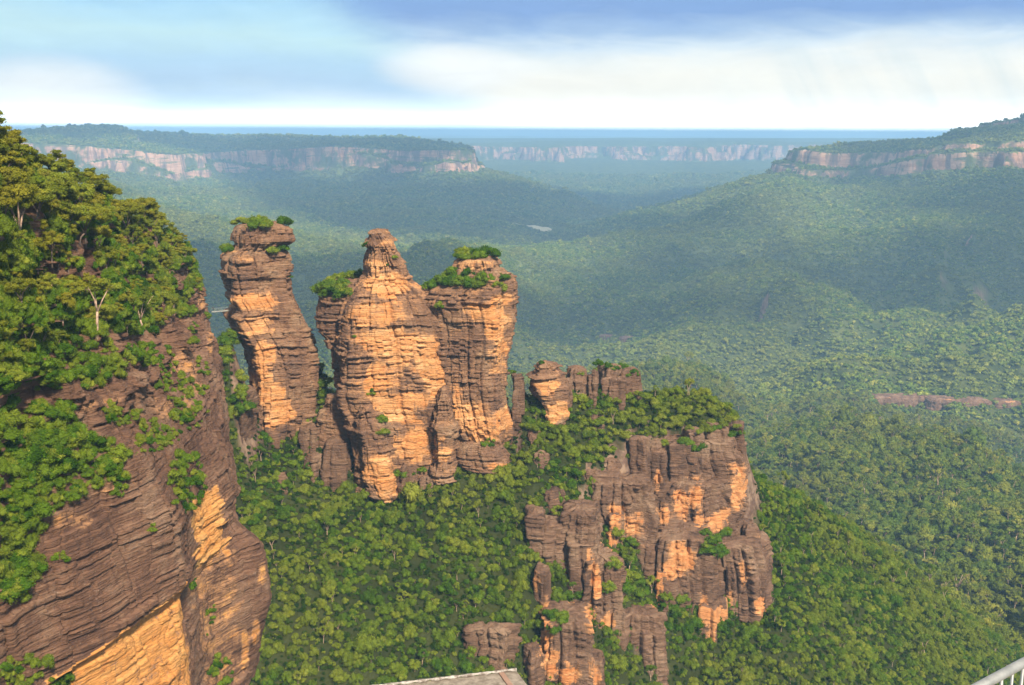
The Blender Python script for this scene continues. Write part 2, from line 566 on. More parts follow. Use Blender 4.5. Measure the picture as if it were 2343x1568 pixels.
# ridge that carries the pillars, and the bowl in front of it
C((522, 745, 402), (535, 830, 398), (545, 900, 392), (560, 985, 386), (590, 1060, 384), (625, 1110, 378), k=1)
C((720, 935, 412), (650, 1000, 402), (735, 830, 422), (745, 900, 416), (770, 960, 408), (790, 1020, 400), (705, 1010, 400), k=1)
C((640, 1090, 392), (760, 1125, 388), (880, 1150, 384), (1000, 1085, 390), (1100, 1075, 390), (1180, 1060, 392), (1185, 985, 398), (1188, 905, 405), k=2)
C((700, 1200, 368), (880, 1215, 370), (1000, 1160, 374), (1120, 1150, 375), k=2)
C((650, 1330, 346), (780, 1330, 346), (900, 1320, 350), (1050, 1280, 355), (1180, 1260, 358), k=2)
C((600, 1480, 326), (750, 1480, 326), (900, 1480, 328), (1050, 1450, 332), (1180, 1430, 338), k=2)
C((560, 1620, 312), (750, 1620, 310), (900, 1620, 310), (1100, 1620, 316), (1250, 1640, 322), (1450, 1640, 336), (1600, 1600, 352), k=2)
C((500, 1800, 292), (900, 1800, 290), (1300, 1800, 300), (1700, 1800, 330), k=2)
# crest of the stepped spur and its vegetated front
C((1205, 905, 406), (1310, 885, 414), (1400, 895, 420), (1500, 895, 424), (1600, 902, 428), (1670, 950, 424), (1698, 985, 418), k=2)
C((1210, 975, 398), (1300, 975, 400), (1400, 950, 406), (1500, 960, 410), (1600, 970, 412), (1665, 985, 410), k=2)
C((1250, 1050, 388), (1340, 1060, 388), (1430, 1015, 398), (1520, 1010, 404), (1600, 1000, 407), k=2)
C((1230, 1120, 378), (1320, 1130, 380), k=1)
C((1440, 1075, 396), (1520, 1090, 402), (1600, 1080, 404), (1680, 1075, 410), k=2)
C((1240, 1230, 366), (1340, 1230, 374), (1420, 1200, 385), (1520, 1200, 394), (1620, 1220, 398), (1700, 1200, 408), k=2)
C((1240, 1350, 350), (1340, 1350, 358), (1440, 1340, 368), (1550, 1330, 380), (1660, 1330, 388), k=2)
C((1240, 1470, 338), (1340, 1470, 344), (1450, 1450, 354), (1580, 1440, 366), (1700, 1430, 380), k=2)
# forest floor and low ridges in the middle distance
C((500, 600, 3000), (700, 600, 2900), (900, 600, 2850), (1100, 590, 3000), k=2)
C((480, 680, 2500), (700, 680, 2300), (950, 680, 2250), (1170, 690, 2350), k=2)
C((480, 760, 2000), (700, 760, 1900), (950, 760, 1850), k=2)
C((500, 860, 1500), (900, 860, 1450), (1190, 860, 1500), k=2)
CREST((240, 400, 6000), (330, 450, 4700), (420, 478, 4200), (560, 508, 3800), (700, 530, 3550), (850, 548, 3450), (960, 562, 3350), (1190, 556, 3600))
C((300, 430, 5600), (450, 450, 5300), (650, 480, 4900), (900, 505, 4700), (1100, 520, 4600), (1250, 522, 4900), (1400, 500, 5900), (1500, 492, 6300))
C((150, 380, 6000), (0, 400, 5500), (-200, 420, 5000), k=2)
C((600, 430, 5900), (800, 440, 5900), (1000, 455, 5700), (1150, 478, 5600))
C((1250, 455, 6500), (1400, 480, 6900), (1550, 480, 7400), (1700, 450, 8200), k=2)
CREST((1100, 385, 6950), (1200, 408, 6700), (1290, 428, 6550), (1345, 462, 6450), k=2, drop=95.0, back=1.12)
C((1000, 420, 9000), (1300, 430, 9200), (1600, 425, 9500), (1850, 400, 9500), k=2)
C((1000, 380, 11300), (1400, 380, 11300), (1800, 378, 11300), k=2)
cp = np.array(ctl)
cw = at(cp[:, 0], cp[:, 1], cp[:, 2])
cw = np.concatenate([cw, np.array(ctl_w, float)])
far_w = []
for a_ in range(-40, 41, 8):
    for r_, z_ in ((14000, -330), (20000, -160), (40000, -160), (95000, -160)):
        far_w.append((r_ * math.sin(math.radians(a_)), r_ * math.cos(math.radians(a_)), z_))
cw = np.concatenate([cw, np.array(far_w)])


def warp(x, y):
    r = np.hypot(x, y)
    return np.stack([np.arctan2(x, y) * 3.2, np.log(np.maximum(r, 1.0))], -1)


cq = warp(cw[:, 0], cw[:, 1])
_d = np.linalg.norm(cq[:, None] - cq[None], axis=-1)
_A = np.zeros((len(cq) + 3, len(cq) + 3))
_A[:len(cq), :len(cq)] = _d - np.eye(len(cq)) * 0.004
_A[:len(cq), -3:] = np.c_[np.ones(len(cq)), cq]
_A[-3:, :len(cq)] = _A[:len(cq), -3:].T
_w = np.linalg.solve(_A, np.r_[cw[:, 2], 0, 0, 0])


def base_h(x, y):
    q = warp(x.ravel(), y.ravel())
    out = np.empty(len(q))
    for i in range(0, len(q), 20000):
        s = q[i:i + 20000]
        d = np.sqrt((s[:, None, 0] - cq[None, :, 0]) ** 2 + (s[:, None, 1] - cq[None, :, 1]) ** 2)
        out[i:i + 20000] = d @ _w[:len(cq)] + _w[-3] + s @ _w[-2:]
    return out.reshape(x.shape)


# tablelands: a rim (px, py of the cliff top, distance) closed behind, cliff height, talus
MESAS = [
    dict(rim=[(1802, 349, 5050), (1822, 342, 4800), (1870, 350, 4620), (1930, 352, 4600), (1985, 350, 4560), (2060, 347, 4420), (2120, 340, 4330),
              (2170, 333, 4300), (2180, 330, 4220), (2260, 326, 4100), (2342, 322, 4000), (2480, 318, 3900), (2700, 310, 4200), (2700, 310, 6800), (2200, 335, 6400), (1840, 345, 5700)],
         H=(44, 40), ledge=45, talus=210, tl=520, rise=[(2040, 317, 4900, 18, 200), (2342, 300, 4400, 34, 300), (2520, 290, 4500, 38, 500), (1845, 336, 4900, 5, 90)], n=(70, 26), seed=3),
    dict(rim=[(-200, 335, 6200), (60, 328, 6400), (200, 336, 6650), (203, 333, 6900), (215, 336, 6680), (330, 349, 6600), (410, 356, 6750), (440, 350, 7200), (560, 345, 7500), (680, 341, 7400),
              (760, 336, 7300), (845, 341, 7200), (930, 346, 7150), (1000, 344, 6950), (1070, 345, 6850), (1090, 352, 6900), (1060, 340, 8000), (960, 330, 9200), (500, 320, 10500), (-300, 320, 9000)],
         H=(75, 45), ledge=35, talus=240, tl=600, rise=[(235, 312, 7500, 45, 500), (420, 314, 8200, 38, 520), (660, 318, 8800, 26, 450), (880, 330, 7900, 30, 420), (100, 312, 7300, 35, 500), (330, 318, 8000, 30, 400), (960, 320, 9000, 40, 400)], n=(150, 55), seed=11),
    dict(rim=[(600, 330, 11500), (950, 332, 12300), (1080, 334, 12000), (1150, 338, 12800), (1250, 337, 12200), (1330, 335, 12900), (1430, 337, 12300), (1520, 335, 12900), (1600, 337, 12400), (1680, 333, 13000),
              (1780, 333, 12800), (1900, 331, 12500), (2000, 329, 12300), (2200, 325, 12000), (2500, 325, 12000), (2500, 318, 17000), (600, 318, 17000)],
         H=(80, 55), ledge=60, talus=330, tl=1300, rise=[(965, 315, 13200, 40, 500), (1200, 317, 13600, 25, 400), (1330, 314, 13900, 32, 600), (1420, 316, 13900, 25, 400), (1560, 317, 14000, 22, 700), (1700, 316, 14000, 26, 500), (1090, 318, 14000, 20, 600), (1900, 322, 13500, 20, 600)], n=(300, 120), seed=23),
]


def mesa_h(m, x, y):
    rim = np.array(m['rim'], float)
    W3 = at(rim[:, 0], rim[:, 1], rim[:, 2])
    n1, n2 = m['n']; sd_ = m['seed']
    sh = x.shape
    x = x.ravel(); y = y.ravel()
    best = np.full(x.shape, 1e12); zr = np.zeros_like(x); ins = np.zeros(x.shape, bool)
    k = len(W3)
    for i in range(k):
        a, b = W3[i], W3[(i + 1) % k]
        ex, ey = b[0] - a[0], b[1] - a[1]
        t = np.clip(((x - a[0]) * ex + (y - a[1]) * ey) / (ex * ex + ey * ey), 0, 1)
        d = np.hypot(x - a[0] - t * ex, y - a[1] - t * ey)
        s = d < best
        best[s] = d[s]; zr[s] = (a[2] + t * (b[2] - a[2]))[s]
        cr = ((a[1] > y) != (b[1] > y))
        with np.errstate(divide='ignore', invalid='ignore'):
            ins ^= cr & (x < ex * (y - a[1]) / (ey if ey else 1e-9) + a[0])
    d = np.where(ins, best, -best)
    near = best < 4000
    nz = np.zeros_like(d)
    nz[near] = (fbm(x[near] / 420, y[near] / 420, 0, 3, sd_) * n1 * 0.6 + np.abs(fbm(x[near] / 130, y[near] / 130, 0, 3, sd_ + 5)) * n2 * 1.2 - n2 * 0.4)
    d = d + nz
    H1, H2 = m['H']
    hv = 1 + 0.65 * vnoise(x / 330, y / 330, 0, sd_ + 9)
    H1 = H1 * hv; H2 = H2 * (2 - hv)
    L = m['ledge'] * np.maximum(0.05, 1 + 1.5 * vnoise(x / 240, y / 240, 0, sd_ + 13))
    w1, w2 = 14.0, 12.0
    z = zr + np.minimum(np.maximum(d, 0) * 0.04, 12)
    for (px, py, yy, hh, rr) in m['rise']:
        c = at(px, py, yy)
        g = np.exp(-(((x - c[0]) / (rr * 1.2)) ** 2 + ((y - c[1]) / (rr * 1.5)) ** 2))
        z = z + np.where(d > 0, np.minimum(d / 150, 1), 0) * hh * g
    e = -d
    drop = H1 * sstep(e, 0, w1) + 12 * np.clip((e - w1) / np.maximum(L, 6), 0, 1) + H2 * sstep(e, w1 + L, w1 + L + w2)
    ee = np.maximum(e - w1 - L - w2, 0)
    drop = drop + m['talus'] * (1 - np.exp(-ee / m['tl'])) + ee * 0.10
    z = np.where(e > 0, zr - drop, z)
    z = np.where(best > 6000, np.where(ins, z, -5000.0), z)
    return z.reshape(sh)


def terrain_h(x, y):
    r = np.hypot(x, y)
    b = base_h(x, y)
    # spurs and gullies at several sizes, growing with distance from the look-out
    k = sstep(r, 700, 1500)
    far = sstep(r, 9000, 14000)
    mid = sstep(r, 1250, 2000) * (1 - sstep(r, 6000, 8500))
    al = x * 0.42 + y * 0.90; pe = x * 0.90 - y * 0.42
    wob = 160 * vnoise(al / 700, pe / 900, 0, 61)
    b = b + mid * (0.5 - 2 * np.abs(vnoise((pe + wob) / 330, al / 1500, 0, 63))) * 62 * (1 - sstep(r, 2900, 3700)) - mid * 5
    b = b + k * (1 - far) * (ridged(x / 560 + 3, y / 420, 4, 41) - 0.94) * 30 * (1 - 0.65 * sstep(r, 2800, 3600)) + (1 - far) * k * fbm(x / 160, y / 160, 0, 3, 77) * 9
    b = b + (1 - k) * fbm(x / 28, y / 28, 0, 3, 5) * 2.2 * sstep(r, 60, 250)
    b = b + far * (fbm(x / 2500, y / 1500, 0, 4, 12) * 45)
    z = b
    for m in MESAS:
        z = np.maximum(z, mesa_h(m, x, y))
    return z


AZ = np.radians(np.linspace(-33, 33, 860))
RR = np.concatenate([np.geomspace(50, 250, 40)[:-1], np.geomspace(250, 480, 150)[:-1], np.geomspace(480, 1500, 150)[:-1], np.geomspace(1500, 3900, 170)[:-1],
                     np.linspace(3900, 5200, 190)[:-1], np.linspace(5200, 6400, 60)[:-1], np.linspace(6400, 7700, 170)[:-1],
                     np.geomspace(7700, 11600, 60)[:-1], np.linspace(11600, 13400, 110)[:-1], np.geomspace(13400, 95000, 60)])
TX = RR[:, None] * np.sin(AZ)[None]
TY = RR[:, None] * np.cos(AZ)[None]
TZ = terrain_h(TX, TY)
nr_, nc_ = TX.shape


def ground_z(x, y):
    """height of the ground sheet (bilinear in its own grid)"""
    r = np.hypot(x, y); a = np.arctan2(x, y)
    i = np.clip(np.searchsorted(RR, r) - 1, 0, nr_ - 2)
    fr = (r - RR[i]) / (RR[i + 1] - RR[i])
    fa = (a - AZ[0]) / (AZ[1] - AZ[0])
    j = np.clip(np.floor(fa).astype(int), 0, nc_ - 2)
    fa = fa - j
    return (TZ[i, j] * (1 - fr) * (1 - fa) + TZ[i + 1, j] * fr * (1 - fa) + TZ[i, j + 1] * (1 - fr) * fa + TZ[i + 1, j + 1] * fr * fa)


def ground_material():
    m, t, out = new_mat('forest_floor_and_cliffs')
    geo = t.n('ShaderNodeNewGeometry')
    pos = geo.outputs['Position']
    sp = t.n('ShaderNodeSeparateXYZ'); t.l(geo.outputs['True Normal'], sp.inputs[0])
    steep = t.math('SUBTRACT', 1.0, sp.outputs[2])
    pxyz = t.n('ShaderNodeSeparateXYZ'); t.l(pos, pxyz.inputs[0])
    mp = t.n('ShaderNodeMapping'); mp.inputs['Scale'].default_value = (0.004, 0.004, 0.055)
    t.l(pos, mp.inputs['Vector'])
    band = t.noise(mp.outputs[0], 1.0, 5.0, 0.62, 0.2)
    mp2 = t.n('ShaderNodeMapping'); mp2.inputs['Scale'].default_value = (0.022, 0.022, 0.004)
    t.l(pos, mp2.inputs['Vector'])
    col = t.noise(mp2.outputs[0], 1.0, 4.0, 0.62, 0.3)
    f1 = t.noise(pos, 0.02, 5.0, 0.65)
    f2 = t.noise(pos, 0.0025, 4.0, 0.6)
    forest = t.mix(t.smooth(f1, 0.36, 0.66), (0.016, 0.022, 0.008), (0.036, 0.042, 0.014))
    forest = t.mix(t.math('MULTIPLY', t.smooth(f2, 0.45, 0.7), 0.4), forest, (0.07, 0.075, 0.02))
    rock = t.mix(t.smooth(band, 0.38, 0.62), (0.32, 0.175, 0.115), (0.46, 0.29, 0.20))
    rock = t.mix(t.smooth(col, 0.46, 0.62), rock, (0.13, 0.09, 0.075))
    rock = t.mix(t.smooth(band, 0.56, 0.66), rock, (0.075, 0.085, 0.04))
    pat = t.noise(pos, 0.0065, 4.0, 0.65)
    rock = t.mix(t.smooth(pat, 0.50, 0.60), rock, (0.07, 0.085, 0.035))
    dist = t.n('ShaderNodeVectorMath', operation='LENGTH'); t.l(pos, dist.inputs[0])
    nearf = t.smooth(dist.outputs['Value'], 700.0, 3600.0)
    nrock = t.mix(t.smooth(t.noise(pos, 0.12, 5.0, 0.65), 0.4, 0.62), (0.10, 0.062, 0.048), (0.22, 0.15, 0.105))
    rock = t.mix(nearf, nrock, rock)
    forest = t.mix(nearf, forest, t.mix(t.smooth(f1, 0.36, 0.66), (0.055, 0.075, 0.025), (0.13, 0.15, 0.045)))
    s = t.math('ADD', steep, t.math('MULTIPLY', t.math('SUBTRACT', col, 0.5), 0.55))
    c = t.mix(t.smooth(s, 0.46, 0.60), forest, rock)
    # the one open paddock on the valley floor
    pc = at(1210, 521, 4900)
    du = t.math('DIVIDE', t.math('SUBTRACT', pxyz.outputs[0], float(pc[0])), 105.0)
    dv = t.math('DIVIDE', t.math('SUBTRACT', pxyz.outputs[1], float(pc[1])), 95.0)
    q = t.math('ADD', t.math('MULTIPLY', du, du), t.math('MULTIPLY', dv, dv))
    q = t.math('ADD', q, t.math('MULTIPLY', t.math('SUBTRACT', f1, 0.5), 1.6))
    c = t.mix(t.math('SUBTRACT', 1.0, t.smooth(q, 0.8, 1.0)), c, (0.50, 0.45, 0.30))
    bs = t.n('ShaderNodeBsdfDiffuse')
    t.l(c, bs.inputs['Color'])
    bp = t.n('ShaderNodeBump')
    bp.inputs['Strength'].default_value = 0.7
    bp.inputs['Distance'].default_value = 9.0
    t.l(t.noise(pos, 0.045, 4.0, 0.7), bp.inputs['Height'])
    t.l(bp.outputs[0], bs.inputs['Normal'])
    t.l(bs.outputs[0], out.inputs['Surface'])
    return m


M_GROUND = ground_material()
gme = mesh_from('ground', np.stack([TX, TY, TZ], -1).reshape(-1, 3), grid_faces(nr_, nc_)[:, ::-1], M_GROUND, smooth=True)
add('ground', gme, kind='structure')

# visibility of the ground along each azimuth (running horizon), used to leave out forest nobody could see
TT = TZ / np.hypot(TX, TY)
HOR = np.maximum.accumulate(np.vstack([np.full((1, nc_), -9.0), TT[:-1]]), axis=0)


# ------------------------------------------------------------------ sandstone: beds, joints, blocks
_zb, _z = [], -330.0
_r2 = np.random.default_rng(21)
while _z < 60:
    _z += float(np.clip(_r2.lognormal(0.0, 0.65), 0.35, 4.5))
    _zb.append(_z)
BEDS = np.array(_zb)
BED_OFF = _r2.normal(0, 1, len(BEDS) + 1)
BED_OFF = np.sign(BED_OFF) * np.abs(BED_OFF) ** 1.5
BED_SOFT = _r2.random(len(BEDS) + 1)
_sb, _z = [], -330.0
while _z < 60:
    _z += float(_r2.uniform(4.5, 11.0))
    _sb.append(_z)
SBEDS = np.array(_sb)
SB_OFF = _r2.normal(0, 1, len(SBEDS) + 1)


def strata(P, u, seed, amp=1.0, joint=4.5, groove=0.35, col=0.0):
    """outward offset (m) of bedded, jointed sandstone at points P with horizontal run u"""
    x, y, z = P[..., 0], P[..., 1], P[..., 2]
    zw = z + 0.45 * vnoise(x * 0.045, y * 0.045, 0, seed) + 0.35 * vnoise(x * 0.2, y * 0.2, z * 0.05, seed + 1)
    i = np.searchsorted(BEDS, zw)
    lo = BEDS[np.clip(i - 1, 0, len(BEDS) - 1)]; hi = BEDS[np.clip(i, 0, len(BEDS) - 1)]
    th = np.maximum(hi - lo, 0.2)
    t = np.clip((zw - lo) / th, 0, 1)
    prof = -np.abs(2 * t - 1) ** 16 * np.minimum(groove, th * 0.4) * (0.3 + 1.3 * BED_SOFT[i])
    on = sstep(vnoise(u * 0.16, i * 7.31, 0, seed + 2), -0.25, 0.05)
    ledge = BED_OFF[i] * 0.40 * (0.15 + 0.85 * on)
    j = np.searchsorted(SBEDS, zw)
    on2 = sstep(vnoise(u * 0.06, j * 3.17, 0, seed + 3), -0.3, -0.1)
    ledge2 = SB_OFF[j] * 0.55 * (0.3 + 0.7 * on2)
    # vertical joints: cells along u, their width and start differing between bed packets
    k = j * 3 + (BED_SOFT[i] > 0.5)
    w = joint * (0.6 + 0.9 * rnd(k, 0, seed + 4))
    uu = u / w + rnd(k, 1, seed + 4) * 9 + 0.25 * vnoise(u * 0.3, z * 0.25, 0, seed + 6)
    cid = np.floor(uu)
    fu = uu - cid
    blk = (_hash(cid, k, np.zeros_like(cid), seed + 5) - 0.5) * 1.2
    crack = -np.exp(-(np.minimum(fu, 1 - fu) * w / 0.28) ** 2) * 0.7 * rnd(cid.astype(int), k, seed + 8)
    # tall joint-bounded panels that run through several packets
    wp = joint * 2.3
    up = u / wp + 0.3 * vnoise(u * 0.08, z * 0.03, 0, seed + 14)
    pid = np.floor(up)
    blk = blk + (_hash(pid, np.floor(z / 17.0 + pid * 0.37), np.zeros_like(pid), seed + 15) - 0.5) * 1.7
    rough = 0.45 * fbm(x * 0.10, y * 0.10, z * 0.12, 3, seed + 7) + 0.16 * vnoise(x * 0.9, y * 0.9, z * 1.6, seed + 9)
    mass = 0.25 + 0.95 * sstep(vnoise(u * 0.035 + 5.1, zw * 0.085, 0, seed + 20), -0.25, 0.3)
    if col:
        fp = up - pid
        edge = np.minimum(fp, 1 - fp) * wp
        fis = -np.exp(-(edge / 0.5) ** 2) * 2.9 * (0.25 + 0.75 * _hash(np.floor(up + 0.5), np.floor(z / 14.0), np.zeros_like(pid), seed + 16))
        mass = mass * (1 - 0.72 * col)
        ledge2 = ledge2 * (1 - 0.5 * col)
        blk = blk + fis * col + (_hash(pid, np.floor(z / 24.0 + 0.5 * pid), np.zeros_like(pid), seed + 18) - 0.5) * 2.2 * col
    return amp * (prof * 1.4 * (0.35 + 0.65 * mass) + ledge * mass + ledge2 * 1.15 + blk * 1.15 + crack * 1.3 + rough)


def fresh_mask(P, ells, base=0.12, seed=0, snap=None):
    """how newly broken (orange) the rock is: scars listed as ellipses on the face, plus sheltered beds"""
    px, py = proj(P)
    if snap:                                  # scars end at joints and bedding planes: stepped outlines
        sx_, sy_ = snap
        ci = np.floor(px / sx_ + 0.6 * vnoise(px / 40, py / 25, 0, seed + 60))
        px = 0.35 * px + 0.65 * (ci + 0.5) * sx_
        ri = np.floor(py / sy_ + rnd(ci.astype(int), 3, seed + 61))
        py = 0.25 * py + 0.75 * (ri + 0.5 - rnd(ci.astype(int), 3, seed + 61)) * sy_
    f = np.full(px.shape, base)
    n = 0.35 * fbm(px / 38.0, py / 26.0, 0, 3, seed + 50)
    for e in ells:
        cx, cy_, rx, ry = e[:4]
        wgt = e[4] if len(e) > 4 else 0.75
        q = np.sqrt(((px - cx) / rx) ** 2 + ((py - cy_) / ry) ** 2) + n
        f = np.maximum(f, wgt * (1 - sstep(q, 0.45, 1.35)) + base * 0.5) if wgt > 0 else np.where(q < 1, np.minimum(f, f + wgt * (1 - sstep(q, 0.6, 1.05))), f)
    return f


def resample(rows, key, zs):
    return np.interp(zs, rows[::-1, key] if rows[0, key] > rows[-1, key] else rows[:, key], rows)


def pillar_mesh(name, rows, y0, depth, seed, ells=(), base=0.12, mat=None, rot=0.0, power=2.6, amp=1.0, step=0.26, joint=4.5, top_bump=1.0, notch=(), corner=None, sink=6.0, col=0.0, snap=(24, 6)):
    """a free-standing bedded rock: rows = (py, left px, right px[, dy]) from top to bottom at distance y0"""
    rows = np.array([tuple(r) + (0.0,) * (4 - len(r)) for r in rows], float)
    Lp = at(rows[:, 1], rows[:, 0], y0 + rows[:, 3]); Rp = at(rows[:, 2], rows[:, 0], y0 + rows[:, 3])
    z = 0.5 * (Lp[:, 2] + Rp[:, 2])
    cx = 0.5 * (Lp[:, 0] + Rp[:, 0]); hw = 0.5 * (Rp[:, 0] - Lp[:, 0]); cyy = y0 + rows[:, 3]
    z = np.r_[z, z[-1] - sink]; cx = np.r_[cx, cx[-1]]; hw = np.r_[hw, hw[-1] * 1.02]; cyy = np.r_[cyy, cyy[-1]]
    nrow = max(12, int((z[0] - z[-1]) / step))
    zs = np.linspace(z[0], z[-1], nrow)
    I = lambda a: np.interp(-zs, -z, a)
    hwm = np.max(hw)
    nc = int(np.clip(2 * math.pi * hwm * 0.85 / (step * 1.25), 40, 400))
    th = np.arange(nc) * 2 * math.pi / nc
    c, s = np.cos(th - rot), np.sin(th - rot)
    rad = (np.abs(c) ** power + np.abs(s) ** power) ** (-1 / power)
    ux, uy = rad * np.cos(th), rad * np.sin(th)
    sx = 0.5 * (ux.max() - ux.min())
    ux, uy = ux / sx, uy / max(abs(uy.max()), abs(uy.min()))
    hwz, cxz, cyz = I(hw), I(cx), I(cyy)
    dz = depth * (0.55 + 0.45 * hwz / hwm)
    X = cxz[:, None] + hwz[:, None] * ux[None]
    Y = cyz[:, None] + dz[:, None] * uy[None]
    Z = np.repeat(zs[:, None], nc, 1)
    P = np.stack([X, Y, Z], -1)
    # outward direction in plan
    ox, oy = ux / hwm * 1.0, uy / depth * 1.0
    nx = np.abs(ux) ** 1.6 * np.sign(ux); ny = np.abs(uy) ** 1.6 * np.sign(uy)
    ln = np.hypot(nx, ny); nx, ny = nx / ln, ny / ln
    u = np.cumsum(np.hypot(np.diff(ux, append=ux[0]) * hwm, np.diff(uy, append=uy[0]) * depth))
    D = strata(P, np.repeat(u[None], nrow, 0) + 0 * Z, seed, amp, joint, col=col)
    D = D - 0.35 * amp
    fade = np.minimum(1.0, hwz / (1.6 * amp + 1e-6))[:, None]
    D = np.clip(D, -0.5 * hwz[:, None], None) * fade
    for (npy, npx, ry, rx, dep) in notch:            # undercuts: hollows with a sharp roof
        px, py = proj(P)
        up = sstep(py, npy - ry, npy - ry * 0.8) * (1 - sstep(py, npy - ry * 0.3, npy + ry))
        D = D - dep * up * (1 - sstep(np.abs(px - npx) / rx, 0.7, 1.1))
    P[..., 0] += D * nx[None]; P[..., 1] += D * ny[None]
    fr = fresh_mask(P, ells, base, seed, snap)
    V = P.reshape(-1, 3)
    # cap: rings shrinking to a rough top
    caps, nring = [], 6
    top = P[0]
    cen = np.array([cxz[0], cyz[0], zs[0]])
    for kx in range(1, nring + 1):
        f = 1 - kx / nring * 0.999
        r_ = cen + (top - cen) * f
        r_[:, 2] = zs[0] + top_bump * (0.5 * (1 - f) + 0.7 * vnoise(r_[:, 0] * 0.5, r_[:, 1] * 0.5, 0, seed + 3) * (1 - f) ** 0.5)
        caps.append(r_)
    V = np.concatenate([np.concatenate(caps[::-1]), V])
    F = grid_faces(nrow + nring, nc, True)[:, ::-1]
    fr = np.concatenate([np.full(nring * nc, base), fr.ravel()])
    return mesh_from(name, V, F, mat or M_ROCK, attrs={'fresh': fr})


# ------------------------------------------------------------------ left-hand cliff and hillside, drawn as cross-sections at increasing distance
SEC = {
    140: [(-650, 60), (-500, 120), (-380, 420), (-300, 800), (-230, 1180), (-190, 1450), (-160, 1660), (-210, 1690), (-190, 1850), (-150, 2200)],
    170: [(-420, 150), (-250, 200), (-160, 420), (-100, 760), (0, 1240), (30, 1420), (62, 1590), (38, 1610), (56, 1750), (60, 2100)],
    189: [(-300, 195), (-130, 235), (-40, 430), (30, 740), (190, 1130), (232, 1290), (292, 1445), (264, 1465), (290, 1620), (300, 1950)],
    208: [(-200, 225), (-40, 268), (60, 450), (150, 720), (345, 1058), (408, 1200), (432, 1345), (404, 1368), (434, 1500), (450, 1800)],
    222: [(-150, 240), (0, 283), (100, 460), (190, 720), (395, 1035), (436, 1170), (440, 1300), (420, 1345), (446, 1440), (470, 1720)],
    236: [(-110, 255), (45, 300), (145, 472), (235, 722), (425, 1010), (462, 1170), (478, 1250), (472, 1300), (482, 1420), (505, 1660)],
    252: [(-40, 290), (105, 333), (195, 495), (280, 730), (478, 990), (535, 1110), (528, 1190), (600, 1240), (620, 1370), (575, 1560)],
    270: [(20, 315), (165, 360), (250, 512), (325, 726), (492, 940), (544, 1120), (530, 1190), (603, 1245), (612, 1360), (578, 1500)],
    290: [(90, 350), (225, 392), (305, 532), (370, 718), (500, 880), (532, 1050), (522, 1160), (550, 1200), (560, 1300), (545, 1460)],
    312: [(170, 400), (295, 432), (355, 555), (410, 702), (502, 820), (508, 950), (510, 1050), (515, 1100), (520, 1200), (520, 1350)],
    340: [(230, 450), (365, 476), (405, 565), (440, 642), (480, 740), (492, 850), (495, 950), (495, 1000), (500, 1050), (505, 1160)],
    365: [(290, 545), (425, 562), (437, 602), (452, 650), (466, 700), (471, 760), (480, 830), (482, 860), (486, 900), (490, 1010)],
    385: [(330, 640), (415, 610), (428, 635), (440, 665), (452, 700), (462, 745), (470, 800), (474, 830), (478, 880), (482, 960)],
    400: [(330, 760), (370, 740), (385, 750), (400, 765), (420, 785), (440, 810), (455, 840), (462, 860), (468, 890), (475, 950)],
}


